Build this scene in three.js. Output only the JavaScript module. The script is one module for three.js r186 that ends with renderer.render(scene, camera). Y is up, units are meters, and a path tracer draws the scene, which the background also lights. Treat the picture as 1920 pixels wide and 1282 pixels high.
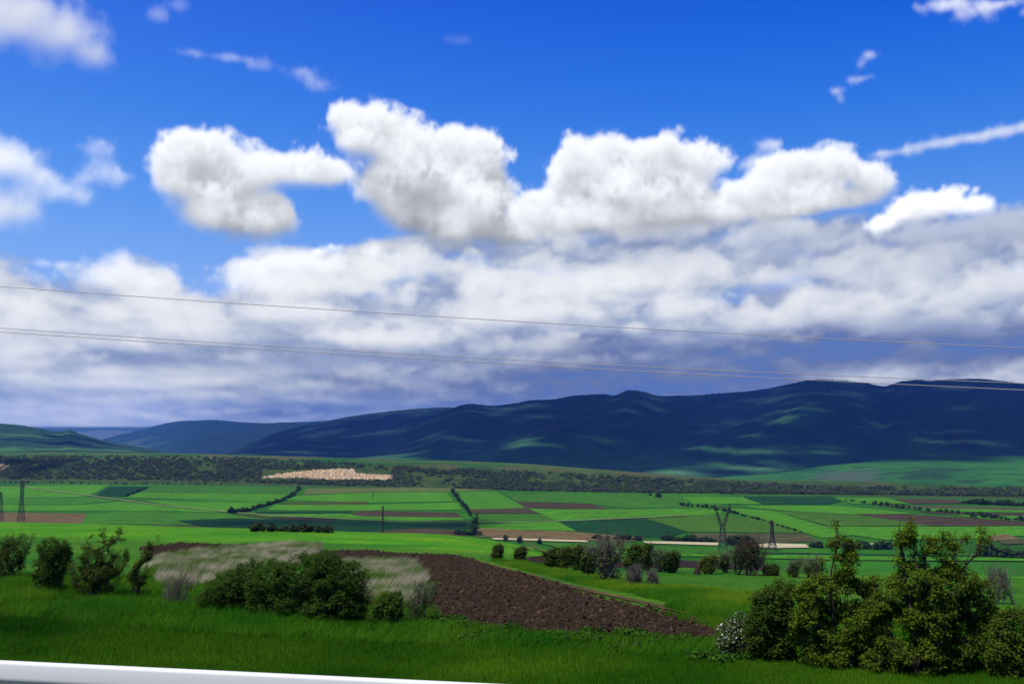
import * as THREE from 'three';
import { mergeGeometries } from 'three/addons/utils/BufferGeometryUtils.js';

// ---------------------------------------------------------------- camera, exposure, sun, sky
const scene = new THREE.Scene();
const EXPOSURE = 1.6;
const PITCH = Math.atan(159 / 1867);
const camera = new THREE.PerspectiveCamera(2 * Math.atan(641 / 1867) * 180 / Math.PI, 1920 / 1282, 0.3, 90000);
camera.position.set(0, 0, 0);
camera.rotation.set(PITCH, 0, 0);
scene.add(camera);
const renderer = new THREE.WebGLRenderer({ antialias: true });
renderer.setSize(1024, 683);
renderer.toneMapping = THREE.LinearToneMapping;
renderer.toneMappingExposure = EXPOSURE;
renderer.shadowMap.enabled = true;

const SUN = new THREE.Vector3(-0.34, 0.9, 0.22).normalize();
const sun = new THREE.DirectionalLight(new THREE.Color(1, 0.95, 0.86), 4.6);
sun.position.copy(SUN).multiplyScalar(400);
sun.target.position.set(0, -10, -60);
sun.position.add(sun.target.position);
sun.castShadow = true;
sun.shadow.mapSize.set(4096, 4096);
Object.assign(sun.shadow.camera, { left: -160, right: 160, top: 160, bottom: -160, near: 1, far: 900 });
sun.shadow.radius = 2.5;
scene.add(sun, sun.target);

// seeded numbers and noise
function rng(seed) { let s = seed | 0; return () => { s = (s + 0x6d2b79f5) | 0; let t = Math.imul(s ^ (s >>> 15), 1 | s); t = (t + Math.imul(t ^ (t >>> 7), 61 | t)) ^ t; return ((t ^ (t >>> 14)) >>> 0) / 4294967296; }; }
const PERM = new Uint8Array(512), GR = new Float32Array(256 * 3);
{
  const r = rng(77), p = [...Array(256).keys()];
  for (let i = 255; i > 0; i--) { const j = Math.floor(r() * (i + 1)); [p[i], p[j]] = [p[j], p[i]]; }
  for (let i = 0; i < 512; i++) PERM[i] = p[i & 255];
  for (let i = 0; i < 256; i++) { const z = r() * 2 - 1, a = r() * Math.PI * 2, q = Math.sqrt(1 - z * z); GR[i * 3] = q * Math.cos(a); GR[i * 3 + 1] = q * Math.sin(a); GR[i * 3 + 2] = z; }
}
function noise3(x, y, z) {            // gradient noise, about -0.7 to 0.7
  const X = Math.floor(x), Y = Math.floor(y), Z = Math.floor(z), fx = x - X, fy = y - Y, fz = z - Z;
  const u = fx * fx * fx * (fx * (fx * 6 - 15) + 10), v = fy * fy * fy * (fy * (fy * 6 - 15) + 10), w = fz * fz * fz * (fz * (fz * 6 - 15) + 10);
  const x0 = X & 255, y0 = Y & 255, z0 = Z & 255, x1 = (x0 + 1) & 255, y1 = (y0 + 1) & 255, z1 = (z0 + 1) & 255;
  const a = PERM[x0], b = PERM[x1], aa = PERM[a + y0], ab = PERM[a + y1], ba = PERM[b + y0], bb = PERM[b + y1];
  const g = (h, dx, dy, dz) => { const i = PERM[h] * 3; return GR[i] * dx + GR[i + 1] * dy + GR[i + 2] * dz; };
  const n000 = g(aa + z0, fx, fy, fz), n100 = g(ba + z0, fx - 1, fy, fz), n010 = g(ab + z0, fx, fy - 1, fz), n110 = g(bb + z0, fx - 1, fy - 1, fz);
  const n001 = g(aa + z1, fx, fy, fz - 1), n101 = g(ba + z1, fx - 1, fy, fz - 1), n011 = g(ab + z1, fx, fy - 1, fz - 1), n111 = g(bb + z1, fx - 1, fy - 1, fz - 1);
  const q0 = n000 + u * (n100 - n000), q1 = n010 + u * (n110 - n010), q2 = n001 + u * (n101 - n001), q3 = n011 + u * (n111 - n011);
  const r0 = q0 + v * (q1 - q0), r1 = q2 + v * (q3 - q2);
  return r0 + w * (r1 - r0);
}
function fbm(x, y, z, oct, gain = 0.5) { let s = 0, a = 1; for (let i = 0; i < oct; i++) { s += a * noise3(x, y, z); a *= gain; x = x * 2.03 + 17.1; y = y * 2.03 + 5.3; z = z * 2.03 + 9.7; } return s; }
const clamp = (v, a, b) => v < a ? a : v > b ? b : v, lerp = (a, b, t) => a + (b - a) * t;
const sstep = (a, b, x) => { const t = clamp((x - a) / (b - a), 0, 1); return t * t * (3 - 2 * t); };
const s2l = (c) => { c /= 255; return c <= 0.04045 ? c / 12.92 : ((c + 0.055) / 1.055) ** 2.4; };
const lin = (r, g, b) => [s2l(r), s2l(g), s2l(b)];

function makeSky() {
  const W = 4096, H = 2048, PPD = W / 360, AZ = 34, EL = 34, GW = Math.round(2 * AZ * PPD), GH = Math.round(EL * PPD);
  const F = 1867, cp = Math.cos(PITCH), sp = Math.sin(PITCH);
  const toG = (px, py) => {           // a place in the field of view as degrees along and above the horizon, in grid cells
    const x = (px - 960) / F, yy = -(py - 641) / F, y = yy * cp + sp, z = -cp + yy * sp;
    return [(Math.atan2(x, -z) * 180 / Math.PI + AZ) * PPD, Math.atan2(y, Math.hypot(x, z)) * 180 / Math.PI * PPD];
  };
  const K = PPD * 180 / Math.PI / F;  // cells per unit of the layout
  const rgb = new Float32Array(GW * GH * 3);
  // clear air: deep blue above, paler towards the horizon
  const air = (el, az) => {
    const t = clamp((el - 7) / 18, 0, 1), side = clamp(1 - (az + 27) / 60, 0, 1);
    const lo = lin(132, 172, 240), hi = lin(14, 84, 214);
    const k = Math.pow(t, 1.25), c = [0, 1, 2].map((i) => Math.exp(lerp(Math.log(lo[i]), Math.log(hi[i]), k)));
    const add = 0.055 * side * side;
    return [c[0] + add * 0.5, c[1] + add * 0.8, c[2] + add];
  };
  for (let y = 0; y < GH; y++) for (let x = 0; x < GW; x++) { const c = air(y / PPD, x / PPD - AZ), o = (y * GW + x) * 3; rgb[o] = c[0]; rgb[o + 1] = c[1]; rgb[o + 2] = c[2]; }
  const over = (o, a, r, g, b) => { rgb[o] += (r - rgb[o]) * a; rgb[o + 1] += (g - rgb[o + 1]) * a; rgb[o + 2] += (b - rgb[o + 2]) * a; };

  // broken deck reaching to the horizon: [x, y, spread, value] control points of cover and of tone
  const bump = (pts, x, y, base, w0) => { let s = base * w0, w = w0; for (const [cx, cy, sx, sy, v] of pts) { const dx = (x - cx) / sx, dy = (y - cy) / sy, k = Math.exp(-dx * dx - dy * dy); s += v * k; w += k; } return s / w; };
  const cover = [
    [-60, 470, 90, 45, 0.35], [60, 500, 70, 40, 0.4], [238, 515, 66, 44, 0.9], [392, 500, 62, 74, -2.2], [300, 436, 130, 34, -1.6], [60, 440, 120, 30, -1.4], [145, 478, 36, 34, -1.0], [0, 600, 300, 40, 1.0], [330, 580, 70, 18, 0.2],
    [560, 510, 110, 50, 0.9], [720, 480, 80, 40, 0.75], [880, 490, 120, 40, 0.95], [640, 432, 80, 30, -1.5], [1070, 470, 130, 60, 0.9], [1300, 440, 200, 60, 1.1], [1500, 420, 110, 45, 1.0], [1650, 440, 90, 40, 0.95], [1640, 380, 40, 20, -0.8],
    [1760, 440, 120, 55, 1.2], [1880, 430, 120, 70, 1.2], [2050, 440, 140, 80, 1.0], [1100, 455, 40, 12, -0.1], [960, 620, 1300, 90, 1.6], [960, 760, 1500, 70, 1.5], [960, 330, 2000, 60, -1.3], [430, 470, 60, 25, -0.5],
  ];
  const tone = [
    [120, 610, 260, 40, 1.0], [560, 530, 130, 50, 0.95], [250, 515, 70, 35, 0.8], [700, 610, 160, 45, 0.8], [330, 670, 220, 16, 0.4], [330, 705, 220, 18, 0.85], [250, 745, 260, 20, 0.7], [90, 775, 160, 18, 0.95], [600, 700, 160, 40, 0.45], [700, 750, 220, 30, 0.25], [430, 560, 90, 20, 0.4],
    [1000, 520, 130, 35, 0.75], [1130, 470, 150, 35, 0.25], [1300, 540, 150, 45, 0.85], [1500, 470, 140, 45, 0.35], [1620, 540, 130, 40, 0.62], [1780, 470, 110, 50, 0.3], [1880, 560, 120, 40, 0.6], [1150, 600, 160, 35, 0.8], [960, 660, 260, 35, 0.45],
    [1500, 610, 170, 25, 0.5], [1400, 668, 360, 36, -0.12], [1800, 640, 210, 36, -0.1], [1100, 720, 280, 36, -0.02], [1640, 708, 80, 14, 0.85], [1900, 690, 130, 20, 0.55], [880, 730, 160, 30, 0.18], [1000, 440, 120, 25, 0.5],
  ];
  const cD = lin(84, 102, 152), cM = lin(160, 174, 202), cL = lin(222, 226, 232), cW = lin(250, 250, 250);
  const f = F * Math.PI / 180 / 1;     // layout units per degree
  const layXY = (x, y) => { const az = x / PPD - AZ, el = y / PPD; return [960 + Math.tan(az * Math.PI / 180) * F, 800 - el * f * (1 + 0.12 * (az / 30) ** 2)]; };
  const mixc = (p, q, k) => [0, 1, 2].map((i) => lerp(p[i], q[i], k));
  const ramp = (t) => t < 0.45 ? mixc(cD, cM, t / 0.45) : t < 0.85 ? mixc(cM, cL, (t - 0.45) / 0.4) : mixc(cL, cW, Math.min(1, (t - 0.85) / 0.3));
  for (let y = 0; y < GH; y++) {       // soft, even cloud behind the heaps
    const el = y / PPD;
    if (el > 15.5) break;
    for (let x = 0; x < GW; x++) {
      const [X, Y] = layXY(x, y), c = bump(cover, X, Y, 0.1, 0.02);
      if (c < -0.7) continue;
      const q = el + 3, u = (X - 960) / 300 * 14 / (q + 4), v = 4.2 * Math.log(q), wx = 0.5 * fbm(u * 0.9 + 3, v * 0.8, 1.5, 2), n = fbm(u + wx, v + wx, 4.2, 5, 0.5);
      const fine = fbm(u * 3.1 + 2, v * 2.6 + wx, 7.7, 5, 0.6), d = c * 0.8 + n * 1.5 + fine * 0.55 - 0.1 + 1.1 * sstep(530, 640, Y), a = sstep(-0.05, 0.75, d);
      if (a <= 0) continue;
      const hi = sstep(700, 520, Y), col = ramp(clamp(bump(tone, X, Y, 0.5, 0.15) * 0.9 + n * 0.55 * lerp(0.5, 1, hi) + fine * 0.4 * lerp(0.4, 1, hi), 0, 1.05));
      over((y * GW + x) * 3, a, col[0], col[1], col[2]);
    }
  }

  // heaped clouds: puffs [x, y, rx, ry, depth] filled with noise, marched front to back with sunlight swept down through the cells
  function volume(puffs, opt) {
    const D = 36, pz = 3.2, P = puffs.map(([px, py, rx, ry, dz = 0]) => { const [gx, gy] = toG(px, py); return [gx, gy, rx * K, ry * K, D / 2 * pz + dz * K]; });
    const m = 26 * K * 3, x0 = Math.max(0, Math.floor(Math.min(...P.map((p) => p[0] - p[2])) - m)), x1 = Math.min(GW - 1, Math.ceil(Math.max(...P.map((p) => p[0] + p[2])) + m));
    const y0 = Math.max(0, Math.floor(Math.min(...P.map((p) => p[1] - p[3])) - m)), y1 = Math.min(GH - 1, Math.ceil(Math.max(...P.map((p) => p[1] + p[3])) + m));
    const w = x1 - x0 + 1, h = y1 - y0 + 1;
    if (w < 2 || h < 2) return;
    const rho = new Float32Array(w * h * D), tau = new Float32Array(w * h * D);
    const fr = opt.freq ?? 0.042, amp = opt.amp ?? 1.1;
    for (let y = 0; y < h; y++) for (let x = 0; x < w; x++) {
      const gx = x + x0, gy = y + y0;
      let near = false;
      for (const p of P) { const a = (gx - p[0]) / (p[2] * 1.6), b = (gy - p[1]) / (p[3] * 1.6); if (a * a + b * b < 1) { near = true; break; } }
      if (!near) continue;
      for (let z = 0; z < D; z++) {
        const gz = z * pz;
        let F0 = 0, top = 0;
        for (const p of P) {
          const a = (gx - p[0]) / p[2], b = (gy - p[1]) / p[3], c = (gz - p[4]) / (0.5 * (p[2] + p[3])), q = a * a + b * b + c * c;
          if (q < 2.6) { const k = (1 - q / 2.6); F0 += k * k * k * 2.1; top += k * k * k * 2.1 * b; }
        }
        if (F0 < 0.04) continue;
        top /= F0;
        const fy = fr * (opt.tall ?? 1), wp = 9 * noise3(gx * fr * 0.6 + 31, gy * fy * 0.6, gz * fr * 0.6 + opt.seed), n = fbm((gx + wp) * fr, (gy - wp) * fy, gz * fr + opt.seed, 3), bl = fbm((gx + wp) * fr * 2.7, (gy + wp) * fy * 2.7, gz * fr * 2.7 + opt.seed, 4, 0.6);
        const d = F0 - 0.78 + amp * n * 1.5 + (0.24 - Math.abs(bl)) * 1.5 * (opt.bill ?? 1) * sstep(-0.8, 0.3, top);
        const sharp = lerp(opt.lo ?? 0.05, opt.hi ?? 0.6, sstep(-0.6, 0.5, top));
        if (d > 0) rho[(y * w + x) * D + z] = Math.min(d * sharp, 0.55) * (opt.dense ?? 1);
      }
    }
    const dx = -0.36, dz = -0.05;
    for (let y = h - 2; y >= 0; y--) for (let x = 0; x < w; x++) for (let z = 0; z < D; z++) {
      const sx = clamp(x + dx, 0, w - 1.001), sz = clamp(z + dz, 0, D - 1.001), ix = Math.floor(sx), iz = Math.floor(sz), ax = sx - ix, az = sz - iz, o = ((y + 1) * w + ix) * D + iz;
      const g = (k) => tau[k] + rho[k];
      const s = (g(o) * (1 - az) + g(o + 1) * az) * (1 - ax) + (g(o + D) * (1 - az) + g(o + D + 1) * az) * ax;
      tau[(y * w + x) * D + z] = s;
    }
    const sunC = opt.sun ?? [0.82, 0.815, 0.805], amb = opt.amb ?? [0.28, 0.303, 0.34];
    for (let y = 0; y < h; y++) for (let x = 0; x < w; x++) {
      let T = 1, r = 0, g = 0, b = 0;
      for (let z = 0; z < D; z++) {
        const k = (y * w + x) * D + z, p = rho[k];
        if (p <= 0) continue;
        const t = tau[k], a = 1 - Math.exp(-p * pz * 0.55), L = 0.4 * Math.exp(-t * 0.2) + 0.6 * Math.exp(-t * 0.06), A = 0.62 + 0.38 * Math.exp(-t * 0.04);
        r += T * a * (sunC[0] * L + amb[0] * A); g += T * a * (sunC[1] * L + amb[1] * A); b += T * a * (sunC[2] * L + amb[2] * A);
        T *= 1 - a;
        if (T < 0.01) { T = 0; break; }
      }
      if (T > 0.997) continue;
      const o = ((y + y0) * GW + x + x0) * 3;
      let q = 1 / (1 - T), al = 1 - T;
      if (opt.tone) {
        const [X, Y] = layXY(x + x0, y + y0), k = bump(tone, X, Y, 0.5, 0.15), lum = r * q / 0.86, gx = x + x0, gy = y + y0, fn = fbm(gx * 0.045, gy * 0.08, opt.seed, 4, 0.55), c = ramp(clamp(k * 0.7 + (lum - 0.56) * 1.15 * lerp(0.3, 1, k) + fn * 0.3 * lerp(0.5, 1, k) + 0.1, 0, 1.15));
        over(o, al * 0.8, c[0], c[1], c[2]);
        continue;
      }
      over(o, al, r * q, g * q, b * q);
    }
  }
  {
    const r = rng(5);
    for (const [Y, rx, ry, n, sd] of [[778, 40, 7, 46, 61], [752, 46, 9, 42, 62], [722, 55, 12, 36, 63], [688, 62, 15, 30, 64], [650, 72, 19, 26, 65], [606, 84, 24, 22, 66], [560, 96, 30, 18, 67], [512, 104, 34, 16, 68], [470, 90, 30, 14, 69]]) {
      const puffs = [];
      for (let i = 0; i < n; i++) {
        const X = -200 + 2320 * (i + r()) / n, y = Y + (r() - 0.5) * ry * 2.4, k = 0.4 + r() * 0.95;
        if (bump(cover, X, y - ry * 0.6, 0.1, 0.02) < 0.25 || r() < 0.18) continue;
        puffs.push([X, y, rx * k, ry * (0.7 + 0.5 * k), (r() - 0.5) * 40]);
      }
      volume(puffs, { seed: sd, tone: true, amp: 1.7, lo: 0.02, hi: lerp(0.06, 0.2, sstep(760, 480, Y)), freq: lerp(0.1, 0.045, sstep(780, 500, Y)), tall: lerp(2.4, 1.1, sstep(780, 500, Y)) });
    }
  }
  volume([[215, 500, 44, 30], [250, 525, 56, 30], [190, 530, 44, 24], [300, 545, 50, 18]], { seed: 71, lo: 0.02, hi: 0.1, amp: 1.6, dense: 0.8, freq: 0.05 });
  volume([[470, 505, 46, 30], [540, 495, 60, 30], [600, 500, 50, 28], [700, 478, 50, 26], [500, 540, 80, 30]], { seed: 73, lo: 0.02, hi: 0.12, amp: 1.6, freq: 0.05 });
  // thin wisps high up
  volume([[60, 40, 95, 55], [-20, 10, 90, 70], [135, 85, 60, 38], [170, 110, 35, 25]], { seed: 3, lo: 0.03, hi: 0.09, dense: 0.5, amp: 1.6, sun: [0.6, 0.6, 0.6] });
  volume([[285, 30, 26, 16], [335, 10, 22, 14]], { seed: 5, lo: 0.02, hi: 0.03, freq: 0.09 });
  volume([[350, 98, 36, 10], [480, 122, 34, 18], [560, 135, 34, 18], [595, 160, 34, 18], [430, 108, 40, 10]], { seed: 8, lo: 0.03, hi: 0.04, freq: 0.08 });
  volume([[860, 75, 34, 12]], { seed: 8, lo: 0.012, hi: 0.012, freq: 0.08 });
  volume([[1780, 8, 50, 14], [1830, 22, 36, 18], [1880, 8, 40, 10], [1950, 20, 30, 12]], { seed: 11, lo: 0.06, hi: 0.12, freq: 0.1, amp: 1.5 });
  volume([[1628, 105, 17, 10], [1615, 122, 12, 10], [1605, 150, 26, 8], [1568, 172, 14, 12], [1578, 188, 12, 9]], { seed: 14, lo: 0.04, hi: 0.08, freq: 0.13, amp: 1.5 });
  volume([[1660, 289, 34, 9], [1710, 280, 40, 12], [1770, 268, 46, 12], [1830, 258, 46, 11], [1890, 246, 46, 12], [1950, 234, 50, 12], [2020, 220, 60, 14]], { seed: 18, lo: 0.06, hi: 0.1, freq: 0.12, amp: 1.1, sun: [0.6, 0.62, 0.66] });
  // bright heap behind on the right, small bright tops inside the deck
  volume([[1760, 385, 70, 26], [1735, 375, 34, 22], [1690, 405, 46, 22], [1645, 425, 40, 18], [1825, 388, 44, 18]], { seed: 21, sun: [0.95, 0.94, 0.93], amb: [0.34, 0.36, 0.4], lo: 0.08, hi: 0.4, freq: 0.075, amp: 1.8 });
  volume([[80, 496, 26, 9], [112, 498, 20, 9]], { seed: 23, sun: [0.8, 0.8, 0.8], lo: 0.02, hi: 0.07, freq: 0.11, amp: 1.6 });
  volume([[625, 467, 22, 12], [590, 474, 22, 10]], { seed: 27, sun: [0.95, 0.95, 0.95], lo: 0.1, hi: 0.4, freq: 0.08, amp: 1.4 });
  volume([[1078, 441, 26, 6]], { seed: 25, sun: [0.8, 0.81, 0.83], lo: 0.03, hi: 0.06, freq: 0.1, amp: 1.4 });
  // dark ragged fragments of cloud drifting before the bright one
  volume([[1800, 430, 110, 24], [1720, 450, 60, 20], [1900, 425, 80, 30], [1980, 420, 80, 40]], { seed: 31, lo: 0.06, hi: 0.2, sun: [0.34, 0.37, 0.43], amb: [0.2, 0.225, 0.31], freq: 0.085, amp: 1.8 });
  // the row of large heaps, left to right
  volume([[25, 300, 55, 45], [-40, 300, 60, 50], [20, 390, 55, 38], [-40, 400, 60, 40], [100, 350, 60, 30], [185, 285, 36, 34], [195, 330, 50, 28], [140, 375, 46, 22]], { seed: 37, lo: 0.03, hi: 0.1, dense: 0.75, amp: 1.5 });
  volume([[340, 292, 62, 38], [400, 285, 52, 38], [320, 330, 46, 44], [400, 356, 84, 62], [440, 418, 88, 42], [510, 412, 52, 44], [480, 322, 62, 44], [560, 322, 58, 44], [630, 330, 46, 36]], { seed: 41 });
  volume([[650, 222, 38, 28], [700, 222, 48, 34], [680, 262, 64, 44], [760, 268, 60, 46], [850, 262, 56, 44], [900, 300, 52, 52], [800, 336, 110, 66], [730, 362, 56, 50], [900, 385, 90, 64], [850, 432, 90, 42], [955, 440, 64, 36], [770, 408, 60, 40]], { seed: 47 });
  volume([[1090, 292, 60, 38], [1160, 285, 60, 38], [1250, 285, 66, 40], [1310, 312, 54, 44], [1060, 335, 44, 44], [1160, 356, 116, 60], [1010, 400, 80, 50], [1090, 420, 96, 40], [1270, 375, 90, 46], [1220, 412, 90, 34], [1330, 400, 80, 30]], { seed: 53 });
  volume([[1440, 275, 34, 16], [1425, 310, 40, 22]], { seed: 56, lo: 0.08, hi: 0.12, freq: 0.07 });
  volume([[1450, 322, 56, 34], [1520, 312, 62, 36], [1590, 325, 56, 38], [1640, 350, 40, 32], [1440, 370, 76, 36], [1520, 372, 76, 32], [1380, 365, 50, 34], [1600, 380, 46, 22], [1470, 400, 90, 26]], { seed: 59 });

  // whole sphere: the same weather all round, thinning into clear blue towards the zenith
  const data = new Float32Array(W * H * 4), cx0 = 0.25 * W;   // straight ahead (-z) lies at u = 0.25
  for (let y = 0; y < H; y++) {
    const el = (y + 0.5) / H * 180 - 90, gy = el * PPD;
    for (let x = 0; x < W; x++) {
      const o = (y * W + x) * 4;
      let r, g, b;
      if (el <= 0) { r = 0.05; g = 0.075; b = 0.05; }
      else {
        let gx = x - cx0 + GW / 2, n = 2 * GW;
        gx = ((gx % n) + n) % n; if (gx >= GW) gx = n - 1 - gx;
        const yy = Math.min(gy, GH - 1.001), iy = Math.floor(yy), fy = yy - iy, ix = clamp(Math.floor(gx), 0, GW - 1), p = (iy * GW + ix) * 3, q = Math.min(iy + 1, GH - 1) * GW * 3 + ix * 3;
        r = lerp(rgb[p], rgb[q], fy); g = lerp(rgb[p + 1], rgb[q + 1], fy); b = lerp(rgb[p + 2], rgb[q + 2], fy);
        if (el > 26) {
          const k = sstep(26, 33, el), a = (x / W) * Math.PI * 2, e = el * Math.PI / 180, rr = 1 / Math.tan(e), n2 = fbm(Math.cos(a) * rr * 2.2, Math.sin(a) * rr * 2.2, 2.5, 4), cl = 0.85 * sstep(0.0, 0.45, n2);
          const c = air(el, 0); r = lerp(r, lerp(c[0], 0.74, cl), k); g = lerp(g, lerp(c[1], 0.76, cl), k); b = lerp(b, lerp(c[2], 0.8, cl), k);
        }
      }
      data[o] = r / EXPOSURE; data[o + 1] = g / EXPOSURE; data[o + 2] = b / EXPOSURE; data[o + 3] = 1;
    }
  }
  const t = new THREE.DataTexture(data, W, H, THREE.RGBAFormat, THREE.FloatType);
  t.mapping = THREE.EquirectangularReflectionMapping; t.magFilter = THREE.LinearFilter; t.minFilter = THREE.LinearFilter; t.needsUpdate = true;
  return t;
}
const skyMap = makeSky();
scene.background = skyMap;
scene.environment = skyMap;

// ---------------------------------------------------------------- helpers
const V3 = (x, y, z) => new THREE.Vector3(x, y, z);
const taken = new Map();
function numbered(n) { const k = taken.get(n) ?? 0; taken.set(n, k + 1); return k ? n + '_' + String(k).padStart(3, '0') : n; }
function tag(o, label, category, group) { o.userData.label = label; o.userData.category = category; if (group) o.userData.group = group; return o; }
function shade(o) { o.traverse((c) => { if (c.isMesh) { c.castShadow = true; c.receiveShadow = true; } }); return o; }
function top(o, name) { o.name = numbered(name); scene.add(o); return shade(o); }
function structure(name, geo, mat, label) { const m = top(new THREE.Mesh(geo, mat), name); m.userData.kind = 'structure'; if (label) m.userData.label = label; return m; }
function part(name, geo, mat, parent) { const m = new THREE.Mesh(geo, mat); m.name = name; m.castShadow = m.receiveShadow = true; parent.add(m); return m; }
function std(rgb, rough = 0.9, more = {}) { const m = new THREE.MeshPhysicalMaterial({ specularIntensity: rough > 0.8 ? 0.12 : 0.8, roughness: rough, metalness: 0, side: THREE.DoubleSide, ...more }); m.color.setRGB(...rgb); return m; }
function mesh3(pos, idx, col, uv) {
  const g = new THREE.BufferGeometry();
  g.setAttribute('position', new THREE.Float32BufferAttribute(pos, 3));
  if (col) g.setAttribute('color', new THREE.Float32BufferAttribute(col, 3));
  if (uv) g.setAttribute('uv', new THREE.Float32BufferAttribute(uv, 2));
  if (idx) g.setIndex(idx);
  g.computeVertexNormals();
  return g;
}
const FPX = 1867, CP = Math.cos(PITCH), SP = Math.sin(PITCH);
// direction of sight towards a place in the view (1920 x 1282 units), used to survey where things stand on the ground
function sight(px, py) { const x = (px - 960) / FPX, y = -(py - 641) / FPX; return V3(x, y * CP + SP, -CP + y * SP); }
function table(pts) { return (x) => { if (x <= pts[0][0]) return pts[0][1]; for (let i = 1; i < pts.length; i++) if (x <= pts[i][0]) { const [a, b] = pts[i - 1], [c, d] = pts[i]; return b + (d - b) * (x - a) / (c - a); } return pts[pts.length - 1][1]; }; }
function smoothTable(pts) {            // monotone cubic through the points
  const n = pts.length, m = [], s = [];
  for (let i = 0; i < n - 1; i++) s.push((pts[i + 1][1] - pts[i][1]) / (pts[i + 1][0] - pts[i][0]));
  for (let i = 0; i < n; i++) m.push(i === 0 ? s[0] : i === n - 1 ? s[n - 2] : s[i - 1] * s[i] <= 0 ? 0 : 2 * s[i - 1] * s[i] / (s[i - 1] + s[i]));
  return (x) => {
    if (x <= pts[0][0]) return pts[0][1];
    if (x >= pts[n - 1][0]) return pts[n - 1][1];
    let i = 0; while (x > pts[i + 1][0]) i++;
    const h = pts[i + 1][0] - pts[i][0], t = (x - pts[i][0]) / h, t2 = t * t, t3 = t2 * t;
    return (2 * t3 - 3 * t2 + 1) * pts[i][1] + (t3 - 2 * t2 + t) * h * m[i] + (-2 * t3 + 3 * t2) * pts[i + 1][1] + (t3 - t2) * h * m[i + 1];
  };
}

// ---------------------------------------------------------------- terrain
const VALLEY = -75;
const slope = smoothTable([[0, -1.75], [5.2, -1.78], [9, -3.7], [15, -5.8], [22, -7.05], [30, -7.7], [42, -8.2], [55, -9.4], [80, -11.7], [110, -14.1], [150, -17.4], [200, -22.2], [260, -31], [340, -46], [450, -64], [540, -74], [575, -75], [1e6, -75]]);
const sideDrop = smoothTable([[60, 0], [95, 0.6], [110, 1.4], [150, 4.4], [200, 8], [260, 9.5], [340, 8.5], [450, 5], [540, 0.6], [570, 0]]);
const footD = smoothTable([[-1.2, 1500], [-0.5, 1380], [-0.2, 1270], [0, 1205], [0.3, 1120], [0.5, 1060], [1.2, 950]]);
const rimD = smoothTable([[-1.2, 1850], [-0.5, 1660], [-0.2, 1500], [0, 1430], [0.3, 1330], [0.5, 1260], [1.2, 1150]]);
const rimY = smoothTable([[-1.2, -46], [-0.5, -50], [-0.25, -52], [-0.1, -56], [0.05, -60], [0.18, -67], [0.3, -71], [0.5, -73], [1.2, -73.5]]);
const endRow = smoothTable([[-400, 846], [0, 847], [300, 849], [480, 853], [640, 858], [800, 862], [960, 868], [1100, 878], [1250, 890], [1400, 900], [1560, 906], [1920, 912], [2300, 916]]);
const endFall = (t) => { const v = sight(960, endRow(960 + t * FPX * 0.995)); return v.y / -v.z; };   // the upland falls away again behind its skyline
const QC = Math.cos(0.244), QS = Math.sin(0.244);
function H(x, d) {
  if (d < 0.5) return -1.75;
  const t = x / d, q = d * QC + x * QS;
  let y = slope(q);
  if (d > 60 && d < 575) y -= sstep(-0.1, 0.24, t) * sideDrop(d);
  if (q > 12 && d < 300) { const k = sstep(12, 24, q) * sstep(300, 200, d); y += k * (0.16 * noise3(x * 0.12, d * 0.12, 3.3) + 0.5 * noise3(x * 0.03, d * 0.03, 7.3)); }
  if (d > 900) {
    const f = footD(t), r = rimD(t), ry = rimY(t);
    if (d > f) { const u = sstep(f, r, d); y = lerp(VALLEY, ry, u) + 5 * u * sstep(5200, r, d) * noise3(x * 0.004, d * 0.004, 1.2) * sstep(f, f + 120, d) + 2.2 * sstep(f, f + 60, d) * (1 - sstep(r - 60, r + 40, d)) * noise3(x * 0.016, d * 0.016, 5.2); if (d > r) y = Math.min(y, endFall(t) * d - (d - r) * 0.0003); }
  }
  return y;
}
function drop(px, py, limit = 6000) {   // where that line of sight meets the ground
  const v = sight(px, py), s = 1 / -v.z; let d0 = 4, d = 4;
  for (; d < limit; d *= 1.012) { if (v.y * s * d <= H(v.x * s * d, d)) break; d0 = d; }
  let a = d0, b = d;
  for (let i = 0; i < 30; i++) { const m = (a + b) / 2; if (v.y * s * m <= H(v.x * s * m, m)) b = m; else a = m; }
  const x = v.x * s * b;
  return V3(x, H(x, b), -b);
}
const metresPerUnit = (p) => -p.z / FPX;  // size of one view unit at that distance

// fine grain textures
function grainTexture(size, fn, repeat) {
  const a = new Uint8Array(size * size * 4);
  for (let y = 0; y < size; y++) for (let x = 0; x < size; x++) { const c = fn(x / size, y / size), o = (y * size + x) * 4; for (let i = 0; i < 3; i++) a[o + i] = clamp(c[i], 0, 1) * 255; a[o + 3] = 255; }
  const t = new THREE.DataTexture(a, size, size); t.wrapS = t.wrapT = THREE.RepeatWrapping; t.magFilter = THREE.LinearFilter; t.colorSpace = THREE.SRGBColorSpace; t.needsUpdate = true;
  if (repeat) t.repeat.set(...repeat);
  return t;
}
const tile = (u, v, f, s) => { const w = (a) => a * f, k = (x, y) => noise3(x, y, s); const a = sstep(0.7, 1, u), b = sstep(0.7, 1, v); return lerp(lerp(k(w(u), w(v)), k(w(u - 1), w(v)), a), lerp(k(w(u), w(v - 1)), k(w(u - 1), w(v - 1)), a), b); };
const grassGrain = grainTexture(512, (u, v) => { const n = tile(u, v, 9, 1) * 0.5 + tile(u, v, 34, 2) * 0.45 + tile(u, v, 110, 3) * 0.5, k = 0.82 + n * 0.55; return [k * (1 + 0.25 * tile(u, v, 14, 5)), k, k * 0.9]; });
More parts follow.
